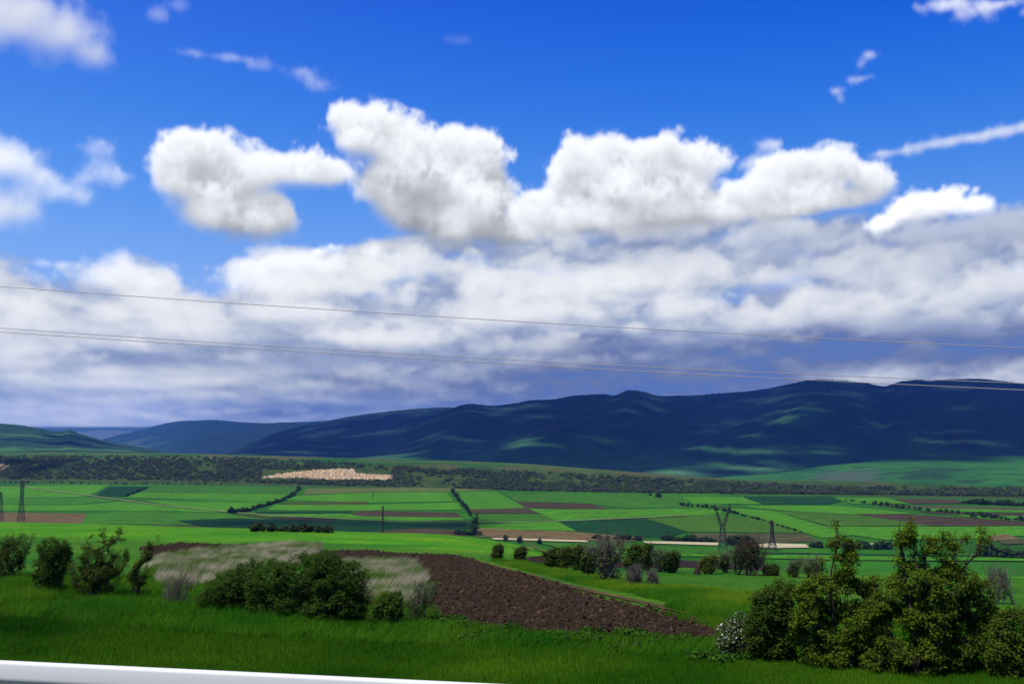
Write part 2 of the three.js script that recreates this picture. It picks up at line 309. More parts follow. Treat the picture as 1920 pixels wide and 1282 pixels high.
const cropGrain = grainTexture(512, (u, v) => { const n = tile(u, v, 4, 11) * 0.55 + tile(u, v * 0.999, 18, 12) * 0.4 + tile(u, v, 90, 13) * 0.3, k = 0.86 + n * 0.62; return [k * (1 + 0.35 * tile(u, v, 7, 15)), k, k]; });

{ // one sheet from the verge to beyond the hills
  const pos = [], col = [], uv = [], idx = [], nT = 300, ds = [];
  for (let d = 0.5; d < 13500; d *= d < 20 ? 1.05 : d < 300 ? 1.012 : d < 560 ? 1.02 : d < 1000 ? 1.03 : d < 2400 ? 1.011 : 1.06) ds.push(d);
  for (const d of ds) for (let i = 0; i <= nT; i++) {
    const s = i / nT * 2 - 1, t = (d < 6 ? 8 : d < 20 ? 4 : 1.15) * s * (0.6 + 0.4 * s * s), x = t * d, q = d * QC + x * QS, y = H(x, d);
    pos.push(x, y, -d); uv.push(x / 9, d / 9);
    const n1 = fbm(x * 0.06, d * 0.06, 2, 4), n2 = fbm(x * 0.008, d * 0.008, 6, 3);
    let c = [0.018, 0.075, 0.003];
    if (q > 44) c = mix3(c, [0.03, 0.115, 0.004], sstep(44, 70, q + n1 * 20));
    if (q > 105) c = mix3(c, [0.05, 0.19, 0.002], sstep(105, 125, q + n1 * 12));
    const k = 1 + n1 * 0.35 + n2 * 0.25; c = c.map((v, j) => v * (j ? k : k * (1 + n1)));
    if (d > 420) { const g = sstep(420, 520, d); c = mix3(c, [0.02 + 0.01 * n2, 0.1 * (1 + n2 * 0.6), 0.003], g); }
    const f = footD(t), r = rimD(t);
    if (d > f - 60) {                      // rough pasture on the step, cultivated strips on top
      const a = sstep(f - 60, f + 20, d), b = sstep(r - 70, r + 10, d + n1 * 60);
      c = mix3(c, [0.034 * (1 + n1), 0.06 * (1 + n1 * 0.7), 0.012], a);
      const strip = Math.sin((d - x * 0.35) * 0.011 + n2 * 5), m = fbm(x * 0.002, d * 0.006, 9, 2);
      const p = strip > 0.55 ? [0.075, 0.072, 0.026] : strip > 0.0 ? [0.022, 0.09, 0.008] : m > 0.1 ? [0.05, 0.09, 0.016] : [0.014, 0.075, 0.006];
      c = mix3(c, p, b);
    }
    col.push(...c);
  }
  const w = nT + 1;
  for (let j = 0; j < ds.length - 1; j++) for (let i = 0; i < nT; i++) { const a = j * w + i; idx.push(a, a + 1, a + w, a + 1, a + w + 1, a + w); }
  structure('ground', mesh3(pos, idx, col, uv), std([1, 1, 1], 1, { vertexColors: true, map: grassGrain }), 'grassy valley ground running out to the hills');
}
function mix3(a, b, k) { return [lerp(a[0], b[0], k), lerp(a[1], b[1], k), lerp(a[2], b[2], k)]; }
{ // the road the view is taken from
  const g = new THREE.PlaneGeometry(400, 14).rotateX(-Math.PI / 2);
  const m = structure('road', g, std([0.055, 0.055, 0.058], 0.9, { map: grassGrain }), 'grey asphalt road behind the guardrail');
  m.position.set(0, -1.738, 4.6); m.rotation.y = -0.17;
}

// ---------------------------------------------------------------- far hills
const crestMain = smoothTable([[560, 868], [640, 858], [700, 836], [750, 815], [800, 790], [840, 768], [880, 757], [920, 760], [960, 757], [1000, 750], [1040, 748], [1080, 741], [1130, 738], [1150, 741], [1180, 731], [1205, 733], [1240, 742], [1290, 741], [1340, 738], [1400, 733], [1440, 728], [1480, 719], [1530, 712], [1580, 713], [1620, 718], [1655, 724], [1690, 714], [1720, 711], [1740, 714], [1780, 711], [1830, 710], [1870, 713], [1920, 720], [2050, 735], [2300, 745]]);
function rowY(row, d) { const v = sight(960, row); return v.y / -v.z * d; }
function hillMesh(o) {
  const pos = [], col = [], idx = [], w = o.cols + 1, back = 14, rows = o.rows;
  for (let j = 0; j <= rows + back; j++) for (let i = 0; i <= o.cols; i++) {
    const px = lerp(o.x0, o.x1, i / o.cols), t = (px - 960) / FPX / CP * 1.0;
    const s = j <= rows ? j / rows : 1, b = j > rows ? (j - rows) / back : 0;
    const d0 = o.near(px), d1 = o.far(px), yb = rowY(endRow(px) + 7, d0), n0 = fbm(px * 0.012, o.seed, 3, 4);
    const crest = rowY(o.crest(px) + n0 * (o.rough ?? 2.4) + noise3(px * 0.16, o.seed, 9) * 1.1, d1);
    let d = lerp(d0, d1, s);
    let y = lerp(yb, crest, Math.pow(s, o.bow ?? 1.35));
    const x = t * d, k = Math.sin(Math.PI * Math.min(1, s * 1.02)) * (s < 1 ? 1 : 0), along = px + 260 * (1 - s) + 40 * fbm(px * 0.006, s * 2, o.seed + 4, 2);
    const rid = 1 - Math.abs(noise3(along * 0.0085, s * 1.1, o.seed)) * 2.6, rid2 = 1 - Math.abs(noise3(along * 0.024, s * 2.5, o.seed + 2)) * 2.6;
    const lim = Math.max(10, crest - yb);
    y += k * lim * (0.04 * rid + 0.024 * rid2 - 0.032);
    for (const [sx, lean, wd, ht] of o.spurs ?? []) { const c = (px - sx - lean * (1 - s)) / wd; y += ht * lim * Math.exp(-c * c) * Math.sin(Math.PI * Math.pow(s, 0.8)) * (s < 1 ? 1 : 0); }
    const sight1 = crest / d1 * d; if (s < 1) y = Math.min(y, sight1 - (1 - s) * lim * 0.015);
    if (b) { d += b * (d1 - d0) * 0.6; y -= b * b * lim * 0.9; }
    pos.push(t * d, y, -d);
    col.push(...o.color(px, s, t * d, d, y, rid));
  }
  for (let j = 0; j < rows + back; j++) for (let i = 0; i < o.cols; i++) { const a = j * w + i; idx.push(a, a + 1, a + w, a + 1, a + w + 1, a + w); }
  return mesh3(pos, idx, col);
}
const hillMat = std([1, 1, 1], 1, { vertexColors: true });
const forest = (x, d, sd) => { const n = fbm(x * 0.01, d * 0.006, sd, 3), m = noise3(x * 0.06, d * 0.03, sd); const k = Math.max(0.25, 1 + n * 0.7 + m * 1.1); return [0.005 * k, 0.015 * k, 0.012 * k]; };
const meadow = (x, d, sd) => { const n = fbm(x * 0.006, d * 0.004, sd, 4); return [0.022 * (1 + n), 0.078 * (1 + 0.7 * n), 0.02 * (1 + 0.4 * n)]; };
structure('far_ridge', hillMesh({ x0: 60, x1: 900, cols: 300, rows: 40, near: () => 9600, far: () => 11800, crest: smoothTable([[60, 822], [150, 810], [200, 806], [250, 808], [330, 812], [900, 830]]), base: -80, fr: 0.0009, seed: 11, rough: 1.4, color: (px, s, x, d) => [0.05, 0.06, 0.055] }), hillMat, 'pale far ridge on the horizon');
structure('blue_ridge', hillMesh({
  x0: 120, x1: 1000, cols: 420, rows: 70, near: () => 6200, far: () => 8800, base: -80, fr: 0.0011, seed: 13, rough: 1.6,
  crest: smoothTable([[120, 846], [195, 824], [230, 815], [270, 805], [300, 797], [345, 789], [400, 787], [440, 790], [500, 793], [560, 791], [620, 789], [700, 790], [1000, 800]]),
  color: (px, s, x, d, y, r) => { const n = fbm(x * 0.0022, d * 0.0022, 21, 3), m = sstep(360, 230, px + n * 160) * sstep(0.9, 0.5, s + n * 0.4); return mix3(forest(x, d, 3), [0.05, 0.085, 0.035], m * sstep(-0.05, 0.2, n + 0.05)); },
}), hillMat, 'wooded ridge hazy with distance');
structure('middle_ridge', hillMesh({
  x0: 400, x1: 1150, cols: 420, rows: 80, near: () => 4200, far: () => 6800, base: -80, fr: 0.0012, seed: 17, rough: 2, spurs: [[620, -120, 60, 0.12]],
  crest: smoothTable([[400, 858], [430, 850], [480, 826], [540, 806], [600, 792], [640, 784], [690, 775], [740, 770], [800, 765], [850, 763], [900, 764], [1150, 780]]),
  color: (px, s, x, d, y, r) => { const n = fbm(x * 0.003, d * 0.003, 23, 3); return mix3(forest(x, d, 5), meadow(x, d, 5), 0.55 * sstep(0.42, 0.15, s + n * 0.3) * sstep(0, 0.25, n + 0.1)); },
}), hillMat, 'dark wooded ridge behind the main mountain');
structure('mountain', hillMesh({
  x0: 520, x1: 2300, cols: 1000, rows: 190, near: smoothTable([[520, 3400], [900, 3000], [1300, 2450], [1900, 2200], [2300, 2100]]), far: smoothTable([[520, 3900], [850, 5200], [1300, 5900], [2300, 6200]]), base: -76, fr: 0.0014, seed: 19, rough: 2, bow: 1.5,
  spurs: [[1000, -300, 90, 0.1], [1250, -330, 95, 0.13], [1640, -380, 120, 0.1], [2000, -300, 120, 0.09]],
  crest: crestMain,
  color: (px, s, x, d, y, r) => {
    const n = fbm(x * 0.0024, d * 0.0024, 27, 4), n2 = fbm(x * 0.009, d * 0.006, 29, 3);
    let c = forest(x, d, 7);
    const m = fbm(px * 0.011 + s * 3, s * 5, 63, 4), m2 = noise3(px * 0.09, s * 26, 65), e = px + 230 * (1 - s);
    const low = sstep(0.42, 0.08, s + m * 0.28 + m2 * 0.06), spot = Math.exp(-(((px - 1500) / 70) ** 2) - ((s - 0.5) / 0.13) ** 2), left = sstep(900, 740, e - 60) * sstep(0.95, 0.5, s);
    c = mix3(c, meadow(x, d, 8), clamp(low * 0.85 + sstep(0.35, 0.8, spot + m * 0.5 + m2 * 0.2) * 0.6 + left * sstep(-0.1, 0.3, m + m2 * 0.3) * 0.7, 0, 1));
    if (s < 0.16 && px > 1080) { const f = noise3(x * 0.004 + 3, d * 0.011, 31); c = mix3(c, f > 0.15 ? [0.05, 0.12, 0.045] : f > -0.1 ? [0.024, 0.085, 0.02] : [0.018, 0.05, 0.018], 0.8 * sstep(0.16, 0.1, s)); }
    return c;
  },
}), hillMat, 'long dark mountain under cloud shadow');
structure('green_foothill', hillMesh({
  x0: 1240, x1: 2300, cols: 420, rows: 60, near: smoothTable([[1240, 2000], [1500, 1700], [1900, 1450], [2300, 1400]]), far: smoothTable([[1240, 2250], [1500, 2200], [1900, 2200], [2300, 2200]]), base: -75, fr: 0.0022, seed: 41, rough: 1.2, bow: 0.9,
  crest: smoothTable([[1240, 906], [1330, 899], [1420, 892], [1480, 884], [1560, 873], [1640, 866], [1720, 859], [1800, 857], [1920, 856], [2300, 850]]),
  color: (px, s, x, d, y) => {
    const n = fbm(x * 0.01, d * 0.01, 33, 4), n2 = fbm(x * 0.003, d * 0.003, 35, 2); let c = [0.016 * (1 + n), 0.072 * (1 + n * 0.8), 0.009];
    const wood = sstep(0.0, 0.18, n + 0.35 * Math.exp(-(((px - 1740) / 75) ** 2) - ((s - 0.3) / 0.3) ** 2) * 1.6 - 0.22 + n2 * 0.15);
    const plough = Math.exp(-(((px - 1580) / 60) ** 4) - ((s - 0.35) / 0.3) ** 4);
    return mix3(mix3(c, [0.008, 0.024, 0.01], wood * 0.85), [0.04, 0.05, 0.042], plough * 0.75);
  },
}), hillMat, 'smooth green foothill below the mountain');
structure('left_hill', hillMesh({
  x0: -400, x1: 330, cols: 300, rows: 60, near: () => 2500, far: () => 3700, base: -58, fr: 0.0018, seed: 43, rough: 1.6,
  crest: smoothTable([[-400, 786], [-100, 790], [0, 794], [40, 797], [80, 803], [118, 809], [135, 805], [152, 812], [180, 820], [210, 829], [250, 837], [290, 846], [330, 856]]),
  color: (px, s, x, d, y) => { const n = fbm(x * 0.004, d * 0.004, 37, 4); return mix3(mix3([0.006, 0.022, 0.008], [0.012, 0.034, 0.01], sstep(-0.2, 0.3, noise3(x * 0.03, d * 0.02, 5))), [0.026, 0.078, 0.014], sstep(0.05, 0.3, n + 0.35 * (0.34 - s))); },
}), hillMat, 'low green hill with a small knob on its crest');

// ---------------------------------------------------------------- clouds overhead, outside the view, whose shade lies on the mountain and in bands on the valley
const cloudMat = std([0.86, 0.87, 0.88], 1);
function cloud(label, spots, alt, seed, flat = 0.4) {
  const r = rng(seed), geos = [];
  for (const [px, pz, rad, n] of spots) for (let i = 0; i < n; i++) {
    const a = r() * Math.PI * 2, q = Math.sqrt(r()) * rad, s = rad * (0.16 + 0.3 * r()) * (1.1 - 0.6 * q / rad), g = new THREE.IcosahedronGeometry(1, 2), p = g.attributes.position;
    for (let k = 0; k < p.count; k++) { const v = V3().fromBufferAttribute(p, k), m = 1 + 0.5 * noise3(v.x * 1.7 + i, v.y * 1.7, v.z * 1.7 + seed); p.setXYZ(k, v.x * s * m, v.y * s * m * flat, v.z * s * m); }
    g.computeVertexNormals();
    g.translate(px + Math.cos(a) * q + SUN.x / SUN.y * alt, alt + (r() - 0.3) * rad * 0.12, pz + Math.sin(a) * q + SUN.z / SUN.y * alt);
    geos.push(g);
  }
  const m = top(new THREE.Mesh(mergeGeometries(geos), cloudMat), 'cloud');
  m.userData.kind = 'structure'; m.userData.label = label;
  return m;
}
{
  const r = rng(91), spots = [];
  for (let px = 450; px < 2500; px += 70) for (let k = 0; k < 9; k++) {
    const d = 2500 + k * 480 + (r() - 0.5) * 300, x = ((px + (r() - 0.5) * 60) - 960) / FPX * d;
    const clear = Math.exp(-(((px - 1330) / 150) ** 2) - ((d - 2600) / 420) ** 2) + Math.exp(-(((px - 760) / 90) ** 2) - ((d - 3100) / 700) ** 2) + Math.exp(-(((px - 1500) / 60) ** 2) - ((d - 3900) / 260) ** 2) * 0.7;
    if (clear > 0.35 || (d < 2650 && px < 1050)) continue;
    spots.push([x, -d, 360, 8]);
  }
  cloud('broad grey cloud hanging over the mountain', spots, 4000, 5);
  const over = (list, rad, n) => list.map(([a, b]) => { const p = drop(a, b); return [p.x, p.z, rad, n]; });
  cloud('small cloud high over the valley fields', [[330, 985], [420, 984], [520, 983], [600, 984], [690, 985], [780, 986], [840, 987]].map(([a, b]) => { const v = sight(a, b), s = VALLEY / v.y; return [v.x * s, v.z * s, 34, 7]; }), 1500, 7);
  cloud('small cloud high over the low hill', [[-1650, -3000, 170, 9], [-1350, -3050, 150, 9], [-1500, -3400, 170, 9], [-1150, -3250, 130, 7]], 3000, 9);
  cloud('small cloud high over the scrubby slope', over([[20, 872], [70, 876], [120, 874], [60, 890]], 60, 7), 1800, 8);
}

// ---------------------------------------------------------------- fields on the valley floor
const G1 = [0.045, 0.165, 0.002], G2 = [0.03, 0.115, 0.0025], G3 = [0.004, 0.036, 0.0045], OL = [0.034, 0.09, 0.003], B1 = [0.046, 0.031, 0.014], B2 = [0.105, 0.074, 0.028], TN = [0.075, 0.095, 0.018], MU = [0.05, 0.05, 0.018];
const fieldMats = new Map();
function fieldMat(c, k) {
  const key = c.join() + k;
  if (!fieldMats.has(key)) { const t = cropGrain.clone(); t.repeat.set(1 / (70 + 25 * k), 1 / (24 + 9 * k)); t.rotation = 0.15 * k; t.offset.set(k * 0.37, k * 0.21); t.needsUpdate = true; fieldMats.set(key, std(c, 1, { map: t })); }
  return fieldMats.get(key);
}
let fieldCount = 0;
const plane = (px, py, y) => { const v = sight(px, py), s = y / v.y; return [v.x * s, v.z * s]; };
function field(name, c, pts, label) {
  const lift = VALLEY + 0.1 + 0.011 * fieldCount, sh = new THREE.Shape(), P = pts.map(([a, b]) => plane(a, b, lift));
  const r = rng(fieldCount + 50); fieldCount++;
  P.forEach(([x, z], i) => {
    if (!i) sh.moveTo(x, -z);
    else { const [ax, az] = P[i - 1]; for (let k = 1; k <= 4; k++) { const q = k / 4; sh.lineTo(lerp(ax, x, q) + (k < 4 ? (r() - 0.5) * 1.6 : 0), -lerp(az, z, q) + (k < 4 ? (r() - 0.5) * 3 : 0)); } }
  });
  const g = new THREE.ShapeGeometry(sh); g.rotateX(-Math.PI / 2); g.translate(0, lift, 0);
  const tone = 0.9 + 0.2 * r(), m = structure(name, g, fieldMat(c.map((v) => v * tone), fieldCount % 3), label);
  return m;
}
for (const [c, pts] of [
  [G1, [[-60, 912], [205, 909], [160, 931], [-60, 934]]], [G2, [[205, 909], [560, 912], [540, 925], [262, 922]]], [G1, [[262, 923], [540, 926], [520, 940], [232, 932]]],
  [G3, [[175, 931], [205, 912], [283, 912], [262, 922], [232, 931]]], [G2, [[-60, 934], [170, 932], [215, 938], [140, 946], [-60, 945]]],
  [G1, [[-60, 946], [150, 947], [230, 940], [330, 951], [430, 961], [330, 958], [170, 957], [-60, 957]]], [G1, [[270, 938], [520, 941], [465, 954], [425, 960], [330, 949]]], [G2, [[300, 937], [520, 940], [505, 943], [330, 941]]],
  [B2, [[-60, 959], [160, 963], [152, 982], [-60, 978]]], [G2, [[161, 963], [250, 958], [420, 963], [520, 970], [400, 985], [152, 981]]], [B1, [[160, 982], [300, 984], [400, 987], [390, 992], [200, 986]]],
  [TN, [[568, 927], [577, 916], [790, 914], [930, 918], [850, 921], [700, 922]]], [G1, [[556, 929], [700, 923], [838, 922], [850, 940], [690, 942], [535, 937]]],
  [[0.05, 0.048, 0.004], [[525, 943], [690, 940], [685, 946], [540, 946]]], [G1, [[515, 946], [690, 946], [860, 942], [866, 955], [660, 957], [500, 956]]], [G3, [[480, 959], [660, 958], [655, 963], [475, 963]]],
  [G1, [[470, 964], [660, 963], [865, 969], [870, 977], [700, 975], [500, 968]]], [B1, [[655, 965], [675, 957], [855, 961], [869, 970], [680, 968]]],
  [B1, [[425, 964], [520, 969], [640, 975], [600, 977], [480, 970]]], [G3, [[330, 976], [430, 971], [600, 977], [872, 983], [876, 993], [700, 1002], [480, 996], [380, 988]]], [B1, [[700, 996], [790, 990], [880, 996], [875, 1004], [700, 1004]]],  // long dark field: green crop, with cloud shadow painted into its colour and outline
  [G1, [[862, 921], [930, 922], [957, 936], [985, 952], [880, 955], [866, 940]]], [G2, [[948, 925], [1350, 925], [1350, 951], [1180, 953], [1108, 944], [968, 940]]], [B1, [[968, 941], [1106, 944], [1146, 955], [985, 952]]], [B1, [[873, 955], [990, 952], [1012, 962], [890, 962]]],
  [G1, [[990, 953], [1148, 955], [1352, 952], [1352, 964], [1200, 971], [1045, 976], [1012, 962]]], [G2, [[890, 964], [1010, 963], [1045, 976], [890, 980]]], [G1, [[890, 982], [1050, 978], [1082, 996], [890, 990]]],
  [G3, [[1045, 977], [1210, 973], [1292, 997], [1240, 1008], [1100, 1002], [1080, 995]]], [OL, [[1212, 972], [1280, 968], [1340, 964], [1440, 975], [1506, 999], [1400, 998], [1292, 997]]], [B2, [[890, 990], [1080, 997], [1210, 1008], [1190, 1014], [1000, 1012], [890, 1005]]],
  [MU, [[1292, 999], [1506, 1000], [1545, 1016], [1400, 1018], [1310, 1013]]], [G1, [[1345, 951], [1450, 957], [1545, 986], [1600, 1003], [1540, 1008], [1440, 975]]], [G1, [[1280, 932], [1392, 931], [1430, 945], [1300, 944]]],
  [G3, [[1395, 931], [1560, 930], [1585, 937], [1555, 946], [1430, 945]]], [G1, [[1390, 948], [1560, 947], [1640, 954], [1720, 963], [1600, 964], [1480, 958], [1420, 953]]], [OL, [[1450, 957], [1480, 959], [1610, 965], [1690, 977], [1745, 986], [1556, 986]]],
  [B1, [[1600, 963], [1700, 964], [1800, 970], [1960, 981], [1960, 985], [1745, 986], [1690, 977]]], [G1, [[1550, 987], [1740, 987], [1960, 986], [1960, 1002], [1850, 1009], [1660, 1012], [1600, 1003]]], [G1, [[1562, 933], [1660, 933], [1708, 944], [1600, 944]]],
  [B1, [[1675, 935], [1790, 936], [1815, 944], [1712, 944]]], [MU, [[1640, 946], [1900, 951], [1960, 956], [1700, 953]]], [G1, [[1690, 952], [1960, 957], [1960, 962], [1740, 958]]], [B1, [[1720, 959], [1960, 963], [1960, 967], [1760, 963]]], [G1, [[1780, 964], [1960, 968], [1960, 979], [1850, 973]]],
  [B2, [[1848, 1006], [1888, 1001], [1915, 1011], [1862, 1014]]], [MU, [[1870, 1012], [1960, 1008], [1960, 1018], [1880, 1020]]],
  [G1, [[1050, 1021], [1350, 1030], [1560, 1036], [1960, 1042], [1960, 1052], [1500, 1048], [1200, 1040]]], [G2, [[1000, 1014], [1200, 1023], [1350, 1031], [1560, 1037], [1400, 1042], [1050, 1028]]], [G3, [[1350, 1034], [1960, 1043], [1960, 1046], [1420, 1039]]],
]) {
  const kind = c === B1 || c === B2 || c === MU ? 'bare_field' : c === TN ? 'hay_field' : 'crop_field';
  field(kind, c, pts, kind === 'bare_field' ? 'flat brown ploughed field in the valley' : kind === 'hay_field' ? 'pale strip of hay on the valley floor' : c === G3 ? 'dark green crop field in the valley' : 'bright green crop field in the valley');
}
const gravel = std([0.42, 0.37, 0.29], 1, { map: grassGrain });
for (const pts of [[[1205, 1014], [1260, 1015], [1346, 1017], [1346, 1022], [1280, 1020], [1210, 1018]], [[1408, 1020], [1450, 1018], [1510, 1020], [1514, 1026], [1450, 1027], [1412, 1025]], [[920, 1008], [1000, 1010], [1100, 1013], [1100, 1016], [1000, 1013], [925, 1011]], [[758, 1001], [782, 1002], [780, 1005], [756, 1004]], [[1585, 1017], [1664, 1019], [1664, 1023], [1590, 1021]]]) {
  const lift = VALLEY + 0.1 + 0.011 * fieldCount++, sh = new THREE.Shape(), r = rng(fieldCount);
  pts.forEach(([a, b], i) => { const [x, z] = plane(a + r() * 4, b, lift); i ? sh.lineTo(x, -z) : sh.moveTo(x, -z); });
  const g = new THREE.ShapeGeometry(sh); g.rotateX(-Math.PI / 2); g.translate(0, lift, 0);
  structure('gravel_bank', g, gravel, 'pale gravel bank along the river bed');
}
function ribbon(pts, width, lift, wob = 0) {   // [x, z] centre line on the ground
  const pos = [], idx = [], uv = []; let L = 0;
  const c = new THREE.CatmullRomCurve3(pts.map(([x, z]) => V3(x, 0, z))), n = pts.length * 12;
  for (let i = 0; i <= n; i++) {
    const p = c.getPoint(i / n), t = c.getTangent(i / n), w = width * (0.5 + wob * 0.5 * noise3(i * 0.3, 1, width));
    for (const s of [-1, 1]) { const x = p.x - t.z * s * w, z = p.z + t.x * s * w; pos.push(x, H(x, -z) + lift, z); uv.push(s, i / 8); }
    if (i) idx.push(2 * i - 2, 2 * i - 1, 2 * i, 2 * i - 1, 2 * i + 1, 2 * i);
  }
  return mesh3(pos, idx, null, uv);
}
const trackMat = std([0.2, 0.2, 0.13], 1, { map: grassGrain });
structure('farm_track', ribbon([[-60, 919], [0, 914.5], [35, 913], [60, 916], [140, 926], [210, 936], [300, 948], [400, 958], [430, 961], [500, 966], [600, 972], [700, 977], [880, 980], [1000, 980], [1060, 977.5], [1200, 972], [1290, 967]].map(([a, b]) => plane(a, b, VALLEY)), 3.6, 0.15 + 0.011 * fieldCount, 0.3), trackMat, 'thin pale farm track crossing the valley fields');

// ---------------------------------------------------------------- near ploughed ground, dirt track
function inside(P, x, z) { let s = false; for (let i = 0, j = P.length - 1; i < P.length; j = i++) { const [a, b] = P[i], [c, d] = P[j]; if ((b > z) !== (d > z) && x < (c - a) * (z - b) / (d - b) + a) s = !s; } return s; }
function edgeDist(P, x, z) { let m = 1e9; for (let i = 0, j = P.length - 1; i < P.length; j = i++) { const [a, b] = P[i], [c, d] = P[j], L = (c - a) ** 2 + (d - b) ** 2, t = clamp(((x - a) * (c - a) + (z - b) * (d - b)) / L, 0, 1); m = Math.min(m, Math.hypot(x - a - t * (c - a), z - b - t * (d - b))); } return inside(P, x, z) ? m : -m; }
const ground2 = (pts) => pts.map(([a, b]) => { const p = drop(a, b); return [p.x, p.z]; });
const soilGrain = grainTexture(512, (u, v) => { const n = tile(u, v, 8, 21) * 0.4 + tile(u, v, 40, 22) * 0.6 + tile(u, v, 130, 23) * 0.7, k = 0.72 + n * 0.6, st = sstep(0.28, 0.4, tile(u, v, 60, 27)) * 0.25; return [k + st, k * 0.96 + st, k * 0.9 + st * 0.8]; });
const soilMat = std([0.03, 0.0195, 0.0125], 1, { map: soilGrain });
const clodGeo = (() => { const g = new THREE.IcosahedronGeometry(1, 0), p = g.attributes.position; for (let i = 0; i < p.count; i++) { const v = V3().fromBufferAttribute(p, i), m = 1 + 0.5 * noise3(v.x * 2.3, v.y * 2.3, v.z * 2.3); p.setXYZ(i, v.x * m, v.y * m * 0.6, v.z * m); } g.computeVertexNormals(); return g; })();
function ploughed(outline, label, step, rough, clods, seed) {
  const P = ground2(outline), xs = P.map((p) => p[0]), zs = P.map((p) => p[1]), pos = [], uv = [], idx = [];
  const x0 = Math.min(...xs) - 1.5, x1 = Math.max(...xs) + 1.5, z0 = Math.min(...zs) - 1.5, z1 = Math.max(...zs) + 1.5, nx = Math.ceil((x1 - x0) / step), nz = Math.ceil((z1 - z0) / step), keep = new Uint8Array((nx + 1) * (nz + 1));
  const dirx = 0.84, dirz = 0.54;
  for (let j = 0; j <= nz; j++) for (let i = 0; i <= nx; i++) {
    const x = x0 + i * step, z = z0 + j * step, e = edgeDist(P, x, z) + 0.35 * noise3(x * 0.5, z * 0.5, 4), a = x * -dirz + z * dirx;
    keep[j * (nx + 1) + i] = e > -1.2;
    const b = sstep(-0.9, 0.5, e), f = rough * (0.55 * Math.abs(noise3(x * 1.4, z * 1.4, 7)) + 0.5 * noise3(x * 3.1, z * 3.1, 2) + 0.16 * Math.sin(a * 9 + 2 * noise3(x * 0.2, z * 0.2, 1)));
    pos.push(x, H(x, -z) + lerp(-0.35, 0.1 + f, b), z); uv.push(x / 4.3, z / 4.3);
  }
  for (let j = 0; j < nz; j++) for (let i = 0; i < nx; i++) { const w = nx + 1, a = j * w + i; if (keep[a] || keep[a + 1] || keep[a + w] || keep[a + w + 1]) idx.push(a, a + w, a + 1, a + 1, a + w, a + w + 1); }
  const m = structure('ploughed_field', mesh3(pos, idx, null, uv), soilMat, label);
  if (clods) {
    const r = rng(seed), im = new THREE.InstancedMesh(clodGeo, std([0.03, 0.0195, 0.0125], 1), clods), M = new THREE.Matrix4(), Q = new THREE.Quaternion(), E = new THREE.Euler(), c = new THREE.Color();
    for (let k = 0; k < clods;) {
      const x = lerp(x0, x1, r()), z = lerp(z0, z1, r());
      if (edgeDist(P, x, z) < -0.5) continue;
      const s = 0.025 + 0.09 * r() ** 3; E.set(r() * 6, r() * 6, r() * 6);
      M.compose(V3(x, H(x, -z) + 0.12 + s * 0.2, z), Q.setFromEuler(E), V3(s * (1 + r()), s, s)); im.setMatrixAt(k, M);
      const q = 0.7 + 0.7 * r(), dry = r() < 0.04 ? 2 : 1; im.setColorAt(k, c.setRGB(q * dry, q * dry, q * dry * 0.9)); k++;
    }
    im.castShadow = im.receiveShadow = true; im.name = 'soil_clods'; im.userData.kind = 'stuff'; m.add(im);
  }
  return P;
}
let trackLine;
const ploughMain = ploughed([[762, 1040], [845, 1042], [880, 1050], [960, 1075], [1060, 1106], [1160, 1134], [1260, 1160], [1350, 1186], [1348, 1204], [1200, 1199], [1050, 1193], [930, 1181], [828, 1168], [806, 1130], [790, 1090], [768, 1060]], 'dark ploughed field with rough clods beside the track', 0.17, 0.26, 16000, 1);
ploughed([[592, 1034], [690, 1033], [754, 1040], [766, 1063], [700, 1064], [640, 1062], [590, 1048]], 'dark ploughed strip behind the large bush', 0.3, 0.3, 2600, 2);
ploughed([[270, 1027], [340, 1019], [420, 1022], [465, 1024], [400, 1033], [330, 1046], [275, 1046]], 'dark ploughed patch beyond the dry grass', 0.35, 0.3, 1500, 3);
ploughed([[985, 1046], [1060, 1044], [1270, 1050], [1440, 1058], [1440, 1068], [1260, 1066], [1060, 1062], [985, 1054]], 'narrow ploughed strip behind the row of bushes', 0.6, 0.3, 0, 4);
{
  trackLine = ground2([[880, 1049], [940, 1066], [1020, 1087], [1100, 1107], [1180, 1125], [1260, 1143], [1330, 1160], [1400, 1178]]);
  const rutMat = std([0.12, 0.098, 0.045], 1, { map: soilGrain });
  const g = [-0.75, 0.75].map((o) => ribbon(trackLine.map(([x, z], i) => [x + o * 0.55, z + o * 0.8]), 0.34, 0.07, 1.2));
  structure('dirt_track', mergeGeometries(g), rutMat, 'pair of pale wheel ruts along the ploughed field');
  const l2 = ground2([[985, 1016], [998, 1021], [992, 1026], [1003, 1033]]);
  structure('dirt_track', mergeGeometries([-1.1, 1.1].map((o) => ribbon(l2.map(([x, z]) => [x + o, z]), 0.9, 0.12, 0.5))), rutMat, 'short curved pair of wheel ruts in the green field');
}

